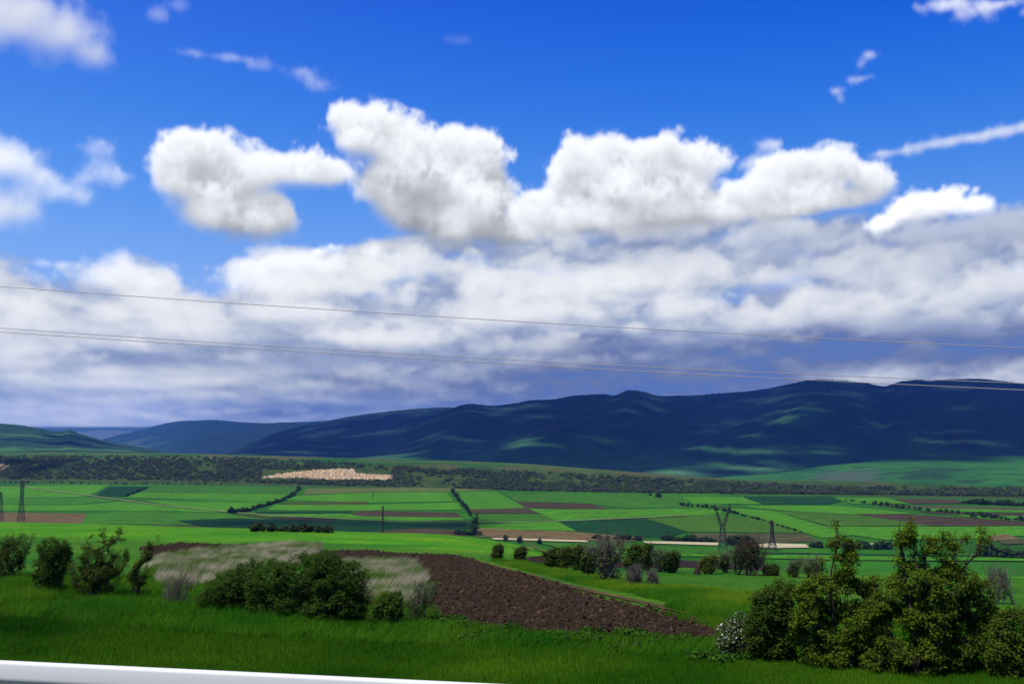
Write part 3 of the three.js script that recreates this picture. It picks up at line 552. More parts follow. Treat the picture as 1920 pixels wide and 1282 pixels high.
// ---------------------------------------------------------------- quarry in the valley step
const rockGrain = grainTexture(256, (u, v) => { const n = tile(u, v, 6, 31) * 0.5 + tile(u, v, 26, 32) * 0.5 + tile(u, v, 80, 33) * 0.5, k = 0.8 + n * 0.5; return [k, k * (0.98 - 0.15 * sstep(0.1, 0.4, tile(u, v, 9, 35))), k * 0.94]; });
function quarry(outline, label, seed) {
  const P = outline.map(([a, b]) => [a, b]), xs = P.map((p) => p[0]), ys = P.map((p) => p[1]), x0 = Math.min(...xs) - 2, x1 = Math.max(...xs) + 2, y0 = Math.min(...ys) - 2, y1 = Math.max(...ys) + 2;
  const pos = [], idx = [], uv = [], sx = 0.9, sy = 0.5, nx = Math.ceil((x1 - x0) / sx), ny = Math.ceil((y1 - y0) / sy), W = nx + 1, keep = [];
  for (let j = 0; j <= ny; j++) for (let i = 0; i <= nx; i++) {
    const a = x0 + i * sx, b = y0 + j * sy, p = drop(a, b), e = edgeDist(P, a, b * 1) + 1.6 * noise3(a * 0.12, b * 0.2, seed);
    keep.push(e > -1.5);
    const lift = e > 0 ? 0.5 + 4.5 * Math.abs(noise3(a * 0.16, b * 0.5, seed + 3)) + 2.5 * noise3(a * 0.5, b * 0.9, seed + 5) : -2;
    pos.push(p.x, p.y + lift, p.z + lift * 0.6); uv.push(p.x / 30, p.y / 12);
  }
  for (let j = 0; j < ny; j++) for (let i = 0; i < nx; i++) { const a = j * W + i; if (keep[a] && keep[a + 1] && keep[a + W] && keep[a + W + 1]) idx.push(a, a + W, a + 1, a + 1, a + W, a + W + 1); }
  structure('quarry_face', mesh3(pos, idx, null, uv).toNonIndexed(), std([0.5, 0.4, 0.26], 1, { map: rockGrain, flatShading: true }), label);
}
quarry([[484, 897], [500, 893], [540, 887], [580, 883], [602, 882], [635, 879], [662, 880], [668, 888], [700, 890], [738, 892], [738, 900], [715, 902], [650, 900], [610, 900], [560, 896], [520, 896]], 'pale sandy quarry scar in the scrubby slope', 3);
quarry([[-30, 872], [8, 872], [18, 876], [4, 884], [-30, 886]], 'small pale scar of bare earth at the slope end', 6);

// ---------------------------------------------------------------- plants
const leafMat = new THREE.MeshPhysicalMaterial({ vertexColors: true, roughness: 0.9, specularIntensity: 0.06, transmission: 0.45, thickness: 0, side: THREE.DoubleSide });
const barkMat = std([0.05, 0.042, 0.03], 1), greyBark = std([0.1, 0.09, 0.078], 1);
function tube(pos, idx, a, b, ra, rb, sides = 4) {
  const dir = V3().subVectors(b, a).normalize(), u = Math.abs(dir.y) < 0.9 ? V3(0, 1, 0) : V3(1, 0, 0), s = V3().crossVectors(dir, u).normalize(), t = V3().crossVectors(dir, s), o = pos.length / 3;
  for (const [p, r] of [[a, ra], [b, rb]]) for (let k = 0; k < sides; k++) { const g = k / sides * Math.PI * 2, c = Math.cos(g) * r, d = Math.sin(g) * r; pos.push(p.x + s.x * c + t.x * d, p.y + s.y * c + t.y * d, p.z + s.z * c + t.z * d); }
  for (let k = 0; k < sides; k++) { const n = (k + 1) % sides; idx.push(o + k, o + n, o + sides + k, o + n, o + sides + n, o + sides + k); }
}
// lobes: [dx, up, dz, rx, ry, rz] in metres from the foot; returns trunk and crown geometries
function plantGeo(o) {
  const r = rng(o.seed), gauss = () => (r() + r() + r() - 1.5) * 1.15, nodes = [], bp = [], bi = [];
  const vol = o.lobes.map((l) => l[3] * l[4] * Math.sqrt(l[5] * l[3])), sum = vol.reduce((a, b) => a + b, 0), lean = o.lean ?? 0;
  const stems = o.stems ?? 3, hMax = Math.max(...o.lobes.map((l) => l[1] + l[4]));
  for (let k = 0; k < stems; k++) {
    const l = o.lobes[k % o.lobes.length]; let p = V3((r() - 0.5) * (o.footW ?? 0.3), -0.25, (r() - 0.5) * (o.footW ?? 0.3)), prev = -1;
    const e = V3(l[0] + (r() - 0.5) * l[3], l[1] + l[4] * 0.35, l[2] + (r() - 0.5) * l[5]);
    for (let i = 0; i <= 7; i++) { const t = i / 7, q = V3(lerp(p.x, e.x, Math.pow(t, 1.3)) + (r() - 0.5) * 0.05 * hMax, lerp(p.y, e.y, t), lerp(p.z, e.z, Math.pow(t, 1.3)) + (r() - 0.5) * 0.05 * hMax); nodes.push({ p: q, up: prev, lvl: 0, w: 0 }); prev = nodes.length - 1; }
  }
  const tips = [];
  for (let k = 0; k < o.tips; k++) {
    let q = r() * sum, i = 0; while (i < vol.length - 1 && (q -= vol[i]) > 0) i++;
    const l = o.lobes[i]; let v; do { v = V3(r() * 2 - 1, r() * 2 - 1, r() * 2 - 1); } while (v.lengthSq() > 1);
    v.multiplyScalar(Math.pow(v.length() + 1e-3, -(o.shell ?? 0.45)));
    const p = V3(l[0] + v.x * l[3], Math.max(0.12, l[1] + v.y * l[4]), l[2] + v.z * l[5]);
    p.x += lean * Math.pow(Math.max(0, p.y) / hMax, 1.6) * hMax + 0.1 * hMax * noise3(p.x * 1.2, p.y * 1.2, p.z * 1.2 + o.seed);
    p.y += 0.07 * hMax * noise3(p.x * 1.3 + 9, p.y * 1.3, p.z * 1.3 + o.seed);
    if (noise3(p.x * (o.gapF ?? 0.9) + o.seed, p.y * (o.gapF ?? 0.9), p.z * (o.gapF ?? 0.9)) < (o.gap ?? -0.22)) continue;
    tips.push(p);
  }
  tips.sort((a, b) => a.lengthSq() - b.lengthSq());
  for (const p of tips) {
    let best = 0, bd = 1e9;
    for (let i = 0; i < nodes.length; i += nodes.length > 700 ? 2 : 1) { const n = nodes[i].p, d = n.distanceToSquared(p) + (n.y > p.y ? (n.y - p.y) * 0.6 * hMax * 0.2 : 0); if (d < bd) { bd = d; best = i; } }
    const m = nodes[best].p.clone().lerp(p, 0.5); m.y += 0.06 * Math.sqrt(bd); m.x += (r() - 0.5) * 0.1 * Math.sqrt(bd);
    nodes.push({ p: m, up: best, lvl: 1, w: 0 }); nodes.push({ p, up: nodes.length - 1, lvl: 2, w: 1, tip: true });
  }
  for (let i = nodes.length - 1; i >= 0; i--) if (nodes[i].up >= 0) nodes[nodes[i].up].w += Math.max(nodes[i].w, 0.2);
  const thick = (n) => (o.twig ?? 0.006) * Math.pow(Math.max(1, n.w), 0.42);
  for (const n of nodes) if (n.up >= 0) tube(bp, bi, nodes[n.up].p, n.p, thick(nodes[n.up]), thick(n), n.w > 12 ? 6 : 3);
  const extra = o.bare ?? 0;             // leafless twig ends
  for (let k = 0; k < extra; k++) { const n = nodes[Math.floor(r() * nodes.length)], d = V3(gauss() * 0.5 + lean * 0.6, 0.55 + gauss() * 0.5, gauss() * 0.5).multiplyScalar((o.bareLen ?? 0.35) * (0.5 + r())); const e = n.p.clone().add(d); tube(bp, bi, n.p, e, o.twig ?? 0.006, 0.003, 3); for (let q = 0; q < 2; q++) tube(bp, bi, n.p.clone().lerp(e, 0.4 + 0.4 * r()), e.clone().add(V3(gauss(), gauss(), gauss()).multiplyScalar(0.3 * (o.bareLen ?? 0.35))), (o.twig ?? 0.006) * 0.7, 0.003, 3); }
  const trunk = mesh3(bp, bi);
  const lp = [], li = [], lc = [], ln = [];
  const per = o.leaves, S = o.leaf, C = o.color, flower = o.flower ?? 0;
  for (const p of tips) {
    const warm = 1 + 0.12 * gauss(), out = V3(p.x - lean * p.y, p.y - hMax * 0.35, p.z).normalize();
    for (let k = 0; k < per; k++) {
      const c = V3(p.x + gauss() * o.clump + lean * 0.3 * o.clump, p.y + gauss() * o.clump * 0.75, p.z + gauss() * o.clump), s = S * (0.6 + 0.8 * r());
      if (c.y < 0.02) c.y = 0.02 + r() * 0.1;
      const n = V3(gauss() + out.x * 0.5, gauss() + 0.55 + out.y * 0.4, gauss() + out.z * 0.5).normalize(), a = V3(gauss() + lean * 1.6, gauss() - 0.1, gauss()).cross(n).normalize(), b = V3().crossVectors(n, a), i = lp.length / 3, fl = flower && r() < flower;
      const w = s * 0.42, f = s * 0.12;
      const P = [[0, -0.5 * s, 0], [w, 0, f], [0, 0.5 * s, 0], [-w, 0, f]];
      for (const [u, v, h] of P) { lp.push(c.x + b.x * u + a.x * v + n.x * h, c.y + b.y * u + a.y * v + n.y * h, c.z + b.z * u + a.z * v + n.z * h); ln.push(n.x, n.y, n.z); }
      li.push(i, i + 2, i + 1, i, i + 3, i + 2);
      const v = 0.7 + 0.6 * r(), col = fl ? [0.55, 0.55, 0.47] : [C[0] * v * warm, C[1] * v, C[2] * v];
      for (let q = 0; q < 4; q++) lc.push(...col);
    }
  }
  const crown = lp.length ? mesh3(lp, li, lc) : null;
  if (crown) crown.setAttribute('normal', new THREE.Float32BufferAttribute(ln, 3));
  return { trunk, crown };
}
function plant(name, label, category, at, o, group) {
  const g = new THREE.Group(), { trunk, crown } = plantGeo(o); g.position.copy(at);
  part(o.wood ?? 'trunk', trunk, o.bark ?? barkMat, g);
  if (crown) part('crown', crown, leafMat, g);
  return tag(top(g, name), label, category, group);
}
// a plant surveyed by its foot (px, py) and by lobes in view units: [dx, up, rx, ry, dz?]
function surveyed(name, label, category, px, py, lobes, o, group) {
  const at = drop(px, py), m = metresPerUnit(at);
  return plant(name, label, category, at, { ...o, lobes: lobes.map(([dx, up, rx, ry, dz = 0]) => [dx * m, up * m, dz * m, rx * m, ry * m, (o.deep ?? 0.8) * rx * m]) }, group);
}
const LEAF_DARK = [0.034, 0.078, 0.006], LEAF_OLIVE = [0.05, 0.078, 0.009], LEAF_YELLOW = [0.072, 0.12, 0.006];

// left row, blown towards the right by the wind
surveyed('shrub', 'olive green windblown shrub cut off by the left edge', 'shrub', 18, 1095, [[-10, 45, 30, 40], [10, 66, 16, 30], [-12, 80, 10, 22], [-36, 55, 26, 40], [2, 22, 26, 20]], { seed: 101, tips: 560, leaves: 26, leaf: 0.06, clump: 0.14, color: LEAF_OLIVE, lean: 0.22, stems: 4 });
surveyed('shrub', 'dense rounded dark green shrub second from the left edge', 'shrub', 88, 1116, [[0, 50, 30, 42], [2, 76, 30, 30], [-8, 22, 22, 20], [14, 62, 24, 30], [8, 24, 24, 20]], { seed: 102, tips: 640, leaves: 36, leaf: 0.058, clump: 0.13, color: LEAF_DARK, lean: 0.1, stems: 4, gap: -0.3, footW: 0.6 });
surveyed('small_tree', 'tall windblown olive tree with several forked stems', 'tree', 172, 1124, [[-34, 60, 16, 30], [-30, 98, 9, 26], [-12, 70, 18, 30], [-8, 108, 9, 26], [14, 80, 16, 34], [20, 112, 8, 22], [36, 76, 14, 34], [8, 46, 30, 22], [-20, 30, 24, 18], [24, 34, 22, 18]], { seed: 103, tips: 900, leaves: 22, leaf: 0.06, clump: 0.12, color: LEAF_OLIVE, lean: 0.2, stems: 9, gap: -0.16, gapF: 1.4, footW: 0.7, bare: 200, twig: 0.006, bark: barkMat });
surveyed('small_tree', 'slender sapling leaning in the wind beside the dry grass', 'tree', 250, 1128, [[2, 56, 16, 26], [4, 88, 9, 24], [10, 108, 5, 14], [-8, 50, 10, 18], [14, 62, 9, 20], [2, 34, 12, 12]], { seed: 104, tips: 320, leaves: 18, leaf: 0.058, clump: 0.11, color: LEAF_OLIVE, lean: 0.24, stems: 1, gap: -0.15, bare: 90, twig: 0.009 });
surveyed('bare_shrub', 'grey leafless shrub between the sapling and the large bush', 'shrub', 328, 1142, [[-8, 34, 18, 26], [12, 30, 16, 24]], { seed: 105, tips: 130, leaves: 2, leaf: 0.05, clump: 0.1, color: LEAF_OLIVE, lean: 0.1, stems: 7, footW: 0.9, bare: 420, bareLen: 0.4, bark: greyBark, wood: 'stems' });
const bigBush = 'broad green bushes in front of the dry grass';
surveyed('bush', 'low rounded end of the broad green bush clump, beside the grey shrub', 'bush', 425, 1152, [[-6, 44, 42, 36], [24, 62, 36, 36], [-30, 28, 24, 24], [30, 26, 36, 24]], { seed: 106, tips: 620, leaves: 38, leaf: 0.066, clump: 0.15, color: LEAF_DARK, lean: 0.2, stems: 5, gap: -0.34, footW: 1.2, deep: 1 }, bigBush);
surveyed('bush', 'broad middle bush of the green clump before the dry grass', 'bush', 520, 1160, [[-26, 62, 44, 42], [26, 76, 44, 42], [0, 30, 56, 28], [50, 50, 30, 36]], { seed: 107, tips: 800, leaves: 38, leaf: 0.066, clump: 0.15, color: LEAF_DARK, lean: 0.16, stems: 5, gap: -0.34, footW: 1.6, deep: 1 }, bigBush);
surveyed('bush', 'highest bush of the green clump with a tip blown over', 'bush', 620, 1166, [[-24, 78, 42, 40], [-22, 108, 24, 22], [22, 70, 36, 40], [0, 32, 56, 28], [44, 42, 20, 36]], { seed: 108, tips: 880, leaves: 38, leaf: 0.066, clump: 0.15, color: LEAF_DARK, lean: 0.14, stems: 5, gap: -0.34, footW: 1.6, deep: 1 }, bigBush);
surveyed('bush', 'small round bush beside the pale dry grass', 'bush', 722, 1180, [[0, 34, 30, 28], [6, 54, 20, 16], [-14, 18, 20, 16]], { seed: 109, tips: 300, leaves: 28, leaf: 0.07, clump: 0.13, color: [0.045, 0.1, 0.008], lean: 0.1, stems: 4, gap: -0.35, footW: 0.5 });
surveyed('bare_shrub', 'dark half leafless shrub at the corner of the ploughed field', 'shrub', 785, 1176, [[-4, 44, 16, 34], [14, 56, 14, 22], [-12, 24, 14, 20]], { seed: 110, tips: 170, leaves: 8, leaf: 0.06, clump: 0.11, color: LEAF_DARK, lean: 0.14, stems: 6, footW: 0.5, bare: 360, bareLen: 0.35, bark: greyBark, wood: 'stems' });

// right-hand trees, nearer
surveyed('bush', 'small bush with whitish flowers beside the ploughed field tip', 'bush', 1376, 1238, [[-4, 42, 28, 34], [12, 62, 20, 22], [-16, 22, 18, 20], [14, 22, 20, 20]], { seed: 111, tips: 330, leaves: 22, leaf: 0.06, clump: 0.13, color: [0.05, 0.085, 0.016], flower: 0.16, lean: 0.05, stems: 5, gap: -0.3, footW: 0.5 });
surveyed('bush', 'tall dark green bush next to the white flowered one', 'bush', 1450, 1246, [[-4, 96, 40, 44], [6, 128, 30, 24], [-24, 60, 30, 38], [20, 56, 34, 44], [0, 26, 34, 26]], { seed: 112, tips: 760, leaves: 36, leaf: 0.068, clump: 0.15, color: [0.045, 0.082, 0.007], lean: 0.06, stems: 5, gap: -0.28, footW: 0.6 });
surveyed('tree', 'leafy young tree with one thin upright shoot above its crown', 'tree', 1580, 1256, [[-6, 190, 34, 34], [-2, 222, 26, 20], [26, 205, 24, 22], [-4, 252, 8, 20], [-4, 272, 6, 8], [-26, 140, 40, 34], [24, 128, 44, 36], [-50, 84, 40, 44], [8, 76, 52, 40], [50, 84, 34, 44], [-10, 30, 60, 26], [-66, 120, 30, 36], [66, 128, 34, 38], [56, 36, 50, 34]], { seed: 113, tips: 2300, leaves: 32, leaf: 0.068, clump: 0.14, color: LEAF_YELLOW, lean: 0.04, stems: 6, gap: -0.09, gapF: 1.5, footW: 0.6, twig: 0.009 });
surveyed('tree', 'largest leafy tree on the right with several high leafy tips', 'tree', 1730, 1266, [[-20, 220, 40, 30], [-28, 252, 22, 20], [-26, 272, 10, 14], [36, 210, 36, 34], [30, 240, 26, 18], [96, 246, 20, 24], [92, 222, 20, 16], [66, 206, 22, 26], [0, 168, 66, 34], [60, 158, 44, 44], [-40, 120, 44, 46], [20, 100, 64, 46], [76, 96, 44, 50], [110, 130, 24, 40], [-10, 40, 70, 34], [76, 44, 56, 36], [-84, 84, 36, 52], [118, 74, 36, 52], [-70, 30, 40, 30]], { seed: 114, tips: 3300, leaves: 32, leaf: 0.068, clump: 0.14, color: LEAF_YELLOW, lean: 0.05, stems: 7, gap: -0.08, gapF: 1.5, footW: 0.8, twig: 0.01, bare: 160 });
surveyed('bush', 'leafy bush cut off by the right edge of the view', 'bush', 1896, 1278, [[10, 90, 34, 40], [-10, 50, 34, 40], [30, 40, 34, 40], [0, 22, 34, 24]], { seed: 115, tips: 520, leaves: 36, leaf: 0.068, clump: 0.15, color: [0.058, 0.094, 0.007], lean: 0.05, stems: 4, gap: -0.2, footW: 0.5 });
surveyed('bare_shrub', 'brownish grey leafless bush behind the largest tree', 'shrub', 1880, 1132, [[-4, 30, 26, 26], [12, 40, 16, 18]], { seed: 116, tips: 150, leaves: 3, leaf: 0.08, clump: 0.2, color: LEAF_OLIVE, stems: 7, footW: 1.4, bare: 420, bareLen: 0.7, bark: greyBark, twig: 0.012, wood: 'stems' });

// middle distance: the straggling row below the terrace
const mid = 'bushes scattered along the strip beyond the track';
for (const [px, py, w, h, kind, label] of [
  [932, 1051, 22, 30, 'small_tree', 'narrow young tree beside the track, the leafier of two'], [975, 1053, 20, 27, 'small_tree', 'narrow young tree standing right beside the leafier one'],
  [1036, 1068, 36, 42, 'bush', 'first bush of the olive group at the ploughed strip'], [1058, 1069, 30, 44, 'bush', 'middle bush of the olive group at the ploughed strip'], [1081, 1068, 34, 48, 'bush', 'last and highest bush of the olive group at the strip'],
  [1104, 1083, 26, 58, 'bush', 'dark narrow bush left of the pollarded tree'], [1186, 1073, 34, 56, 'bush', 'upright bush just right of the pollarded tree'], [1212, 1070, 30, 52, 'bush', 'second upright bush right of the pollarded tree'],
  [1238, 1072, 34, 46, 'bush', 'thin half bare bush beside the dense dark one'], [1259, 1074, 34, 42, 'bush', 'dense dark green bush ending the row'],
  [1328, 1076, 34, 36, 'bush', 'yellowish bush left of the big leafless bush'], [1358, 1074, 30, 40, 'bush', 'sparse bush touching the big leafless bush'], [1447, 1079, 26, 18, 'bush', 'low bush right of the big leafless bush'],
  [1490, 1082, 34, 32, 'bush', 'brownish thin bush by the green field edge'], [1524, 1084, 46, 38, 'bush', 'brownish bush partly behind the right-hand tree'],
]) {
  const bareish = /bare|thin|sparse|brownish/.test(label), dark = /dark/.test(label), col = dark ? [0.028, 0.055, 0.007] : /yellow|highest/.test(label) ? [0.07, 0.1, 0.01] : LEAF_OLIVE;
  surveyed(kind, label, kind === 'bush' ? 'bush' : 'tree', px, py, [[-w * 0.12, h * 0.5, w * 0.34, h * 0.36], [w * 0.14, h * 0.68, w * 0.26, h * 0.26], [0, h * 0.28, w * 0.34, h * 0.24]], { seed: 200 + px, tips: bareish ? 120 : 200, leaves: bareish ? 7 : 18, leaf: 0.15, clump: 0.26, color: col, lean: 0.08, stems: 4, footW: 0.8, gap: -0.25, bare: bareish ? 160 : 40, bareLen: 0.8, twig: 0.016, bark: bareish ? greyBark : barkMat }, mid);
}
surveyed('pollard_tree', 'grey pollarded tree with a short trunk and wiry spreading branches', 'tree', 1142, 1094, [[-4, 46, 22, 22], [14, 60, 20, 18], [-26, 54, 18, 14], [4, 72, 16, 8], [0, 14, 20, 12]], { seed: 301, tips: 180, leaves: 7, leaf: 0.13, clump: 0.28, color: [0.08, 0.11, 0.012], stems: 6, footW: 0.7, bare: 420, bareLen: 1.1, twig: 0.02, bark: greyBark, gap: -0.2 });
surveyed('bare_shrub', 'big dark leafless bush near the lattice pylon', 'shrub', 1402, 1078, [[0, 32, 26, 26], [16, 30, 20, 22], [-14, 26, 18, 22]], { seed: 302, tips: 260, leaves: 4, leaf: 0.14, clump: 0.3, color: LEAF_DARK, stems: 9, footW: 2.2, bare: 900, bareLen: 1.1, twig: 0.02, wood: 'stems' });
surveyed('bare_shrub', 'grey leafless shrub below the row of upright bushes', 'shrub', 1192, 1101, [[0, 18, 18, 16]], { seed: 303, tips: 90, leaves: 2, leaf: 0.1, clump: 0.2, color: LEAF_OLIVE, stems: 8, footW: 1.4, bare: 420, bareLen: 0.6, twig: 0.014, bark: greyBark, wood: 'stems' });
surveyed('bare_shrub', 'smaller grey leafless shrub at the edge of the green field', 'shrub', 1222, 1105, [[0, 14, 14, 12]], { seed: 304, tips: 70, leaves: 2, leaf: 0.1, clump: 0.2, color: LEAF_OLIVE, stems: 7, footW: 1.1, bare: 300, bareLen: 0.5, twig: 0.014, bark: greyBark, wood: 'stems' });
{ // small dark shape of unknown kind, given the form of a stump
  const at = drop(1308, 1077), g = new THREE.Group(); g.position.copy(at);
  const c = new THREE.CylinderGeometry(0.18, 0.4, 0.6, 9, 3), p = c.attributes.position; for (let i = 0; i < p.count; i++) p.setX(i, p.getX(i) * (1 + 0.5 * noise3(p.getX(i) * 3, p.getY(i) * 3, p.getZ(i) * 3))); c.translate(0, 0.25, 0); c.computeVertexNormals();
  part('shape_body', c, std([0.02, 0.016, 0.012], 1), g); const s = new THREE.CylinderGeometry(0.08, 0.14, 0.6, 6).rotateZ(-0.5).translate(0.22, 0.7, 0); part('shape_branch', s, std([0.02, 0.016, 0.012], 1), g);
  tag(top(g, 'unidentified_shape'), 'small unidentified dark shape in the strip beside the yellowish bush', 'stump');
}

// far hedgerow bushes and single trees: a few variants, many copies
const farKinds = [0, 1, 2].map((k) => plantGeo({ seed: 400 + k, lobes: [[0, 1.6, 0, 1.5, 1.3, 1.4], [0.6, 2.4, 0.2, 1, 1, 1], [-0.7, 1, 0, 1, 0.8, 1]], tips: 70, leaves: 7, leaf: 0.55, clump: 0.4, color: [[0.024, 0.05, 0.008], [0.03, 0.048, 0.016], [0.036, 0.064, 0.01]][k], stems: 2, twig: 0.04 }));
function farBush(px, py, h, k, label, group, wide = 1) {
  const at = drop(px, py), m = metresPerUnit(at), s = h * m / 3.4, g = new THREE.Group(), f = farKinds[k % 3];
  g.position.copy(at); g.scale.set(s * wide, s, s * wide); g.rotation.y = px * 1.7;
  part('trunk', f.trunk, barkMat, g); part('crown', f.crown, leafMat, g);
  return tag(top(g, 'hedge_bush'), label, 'bush', group);
}
{
  const r = rng(61);
  const line = (pts, n, h, label, group, wide = 1, jit = 1.2) => {
    const seg = []; let L = 0; for (let i = 1; i < pts.length; i++) { const l = Math.hypot(pts[i][0] - pts[i - 1][0], pts[i][1] - pts[i - 1][1]); seg.push(l); L += l; }
    for (let k = 0; k < n; k++) { let s = (k + r() * 0.8) / n * L, i = 0; while (i < seg.length - 1 && s > seg[i]) s -= seg[i++]; const t = s / seg[i]; farBush(lerp(pts[i][0], pts[i + 1][0], t) + (r() - 0.5) * jit * 2, lerp(pts[i][1], pts[i + 1][1], t) + (r() - 0.5) * jit, h * (0.6 + 0.8 * r()), Math.floor(r() * 3), label, group, wide); }
  };
  line([[436, 962], [470, 958]], 9, 8, 'bush in the thick lower end of the diagonal hedge left of centre', 'bushes at the lower end of the diagonal hedge', 1.3);
  line([[470, 957], [500, 948], [530, 940], [548, 930], [562, 917]], 26, 6, 'bush of the diagonal hedge between bright green fields left of centre', 'bushes of the diagonal hedge', 1.3);
  line([[848, 922], [856, 932], [866, 946], [878, 958], [882, 968]], 26, 6, 'bush of the steep hedge climbing the fields near the centre', 'bushes of the steep central hedge', 1.2);
  line([[235, 932], [250, 925], [275, 916]], 9, 4, 'small bush along the dark green field on the left', 'bushes beside the dark green field', 1.2);
  line([[1320, 953], [1365, 960], [1420, 974], [1470, 990], [1505, 999]], 22, 5, 'low bush of the hedge running down behind the lattice pylon', 'bushes of the hedge behind the pylon', 1.4);
  line([[1272, 948], [1345, 953]], 10, 6, 'round bush of the short row left of the lattice pylon', 'short row of round bushes');
  line([[1580, 938], [1640, 946], [1700, 954], [1800, 964], [1925, 977]], 34, 6, 'bush of the long hedge crossing the fields on the right', 'bushes of the long hedge on the right', 1.2);
  line([[1820, 970], [1925, 978]], 12, 8, 'larger bush at the lower end of the long right-hand hedge', 'larger bushes on the right', 1.2);
  line([[470, 997], [520, 996], [620, 999]], 16, 12, 'dark bush of the row along the terrace edge left of the thin pole', 'dark bushes along the terrace edge', 1.6);
  line([[1240, 1012], [1280, 1014], [1345, 1018]], 18, 9, 'bush beside the gravel bank left of the lattice pylon', 'bushes beside the gravel bank', 1.5);
  line([[1110, 1011], [1140, 1012], [1200, 1014]], 12, 9, 'bush of the low thicket by the river near the centre', 'thicket by the river', 1.5);
  line([[1370, 1022], [1405, 1021]], 5, 14, 'rounded bush right behind the lattice pylon', 'bushes behind the pylon', 1.6);
  line([[1515, 1026], [1600, 1028], [1670, 1030]], 14, 12, 'bush of the thicket between narrow pylon and right-hand trees', 'thicket right of the narrow pylon', 1.5);
  line([[1840, 1044], [1925, 1048]], 8, 18, 'bush of the clump behind the right-hand tree tips', 'clump at the right edge', 1.3);
  line([[850, 1002], [900, 1004]], 8, 8, 'bush at the foot of the dark poplar', 'bushes at the poplar foot', 1.4);
  line([[0, 905], [200, 907], [420, 908]], 34, 3, 'tiny bush of the dotted line below the scrubby slope', 'dotted line of bushes below the slope', 1.3);
  line([[1805, 944], [1925, 949]], 24, 8, 'bush of the dark thicket along the far field edge on the right', 'dark thicket by the far field edge', 1.5);
  line([[1220, 930], [1240, 934]], 3, 7, 'small lone tree in the green field right of centre', 'lone trees right of centre');
  farBush(432, 962, 12, 0, 'lone round tree where the pale track meets the hedge', undefined);
  farBush(948, 1014, 11, 1, 'small round bush by the terrace edge, first of a loose trio', undefined, 1); farBush(975, 1018, 13, 0, 'round dark bush by the terrace edge, middle of a loose trio', undefined, 1); farBush(1012, 1020, 11, 0, 'round dark bush by the terrace edge, last of a loose trio', undefined, 1);
}
surveyed('poplar_tree', 'dark upright poplar at the end of the central hedge', 'tree', 890, 1004, [[0, 20, 8, 16], [1, 34, 6, 12], [-6, 10, 9, 8]], { seed: 330, tips: 160, leaves: 12, leaf: 0.6, clump: 0.7, color: [0.03, 0.05, 0.016], stems: 2, twig: 0.05, bare: 60, bareLen: 2 });

// scrub over the valley step: nobody could count it
{
  const r = rng(71), im = [], foot = [[0, 898], [300, 901], [480, 905], [640, 911], [820, 914], [1000, 921], [1300, 925], [1560, 927], [1920, 931]], rim = [[0, 856], [300, 856], [480, 860], [640, 868], [800, 880], [900, 882], [1000, 886], [1300, 903], [1500, 912], [1920, 917]], fy = table(foot), ry = table(rim);
  const dense = (px, v) => { const n = fbm(px * 0.012, v * 2.2, 3, 3); let k = px < 480 ? 0.55 + n * 1.2 : px < 740 ? (v > 0.25 ? 0.75 : 0.5) + n : px < 860 ? 0.3 + n * 1.6 : v > 0.62 ? 0.85 + n * 0.4 : 0.3 + n * 0.9; if (px > 1560) k *= v > 0.5 ? 0.9 : 0.3; if (Math.abs(px - 810 - (1 - v) * 60) < 40 && v > 0.25) k *= 0.25; return k; };
  while (im.length < 6500) {
    const px = -40 + 2000 * r(), v = r(), py = lerp(ry(px), fy(px), v);
    if (r() > dense(px, v)) continue;
    if (px > 490 && px < 735 && py > 880 && py < 902) continue;
    im.push([px, py]);
  }
  const lite = plantGeo({ seed: 500, lobes: [[0, 1.1, 0, 1.5, 1.1, 1.4], [0.7, 1.6, 0.2, 0.8, 0.8, 0.9]], tips: 26, leaves: 5, leaf: 0.75, clump: 0.45, color: [1, 1, 1], stems: 1, twig: 0.03 }).crown;
  const m = new THREE.InstancedMesh(lite, leafMat, im.length), M = new THREE.Matrix4(), Q = new THREE.Quaternion(), c = new THREE.Color();
  im.forEach(([px, py], i) => { const p = drop(px, py), s = 0.7 + 1.0 * r(); M.compose(p, Q.setFromAxisAngle(V3(0, 1, 0), r() * 6.3), V3(s * 1.2, s, s * 1.2)); m.setMatrixAt(i, M); const k = 0.7 + 0.7 * r(), g = r() < 0.45; c.setRGB((g ? 0.05 : 0.055) * k, (g ? 0.056 : 0.08) * k, (g ? 0.04 : 0.018) * k); m.setColorAt(i, c); });
  top(m, 'scrub').userData.kind = 'stuff'; m.userData.label = 'dark scrub scattered over the valley step';
}

// ---------------------------------------------------------------- grass
function tuftGeo(seed, blades, h, spread, w, lean) {
  const r = rng(seed), pos = [], idx = [];
  for (let k = 0; k < blades; k++) {
    const a = r() * 6.28, d = Math.sqrt(r()) * spread, x = Math.cos(a) * d, z = Math.sin(a) * d, hh = h * (0.5 + 0.7 * r()), t = r() * 6.28, bx = Math.cos(t) * w, bz = Math.sin(t) * w, lx = (r() - 0.5) * 0.5 * hh + lean * hh, lz = (r() - 0.5) * 0.5 * hh, o = pos.length / 3;
    pos.push(x - bx, -0.05, z - bz, x + bx, -0.05, z + bz, x + lx * 0.35 - bx * 0.7, hh * 0.6, z + lz * 0.35 - bz * 0.7, x + lx * 0.35 + bx * 0.7, hh * 0.6, z + lz * 0.35 + bz * 0.7, x + lx, hh * (1 - 0.2 * Math.abs(lean)), z + lz);
    idx.push(o, o + 1, o + 2, o + 1, o + 3, o + 2, o + 2, o + 3, o + 4);
  }
  return mesh3(pos, idx);
}
const bladeMat = new THREE.MeshPhysicalMaterial({ roughness: 0.95, specularIntensity: 0.03, transmission: 0.4, thickness: 0, side: THREE.DoubleSide });
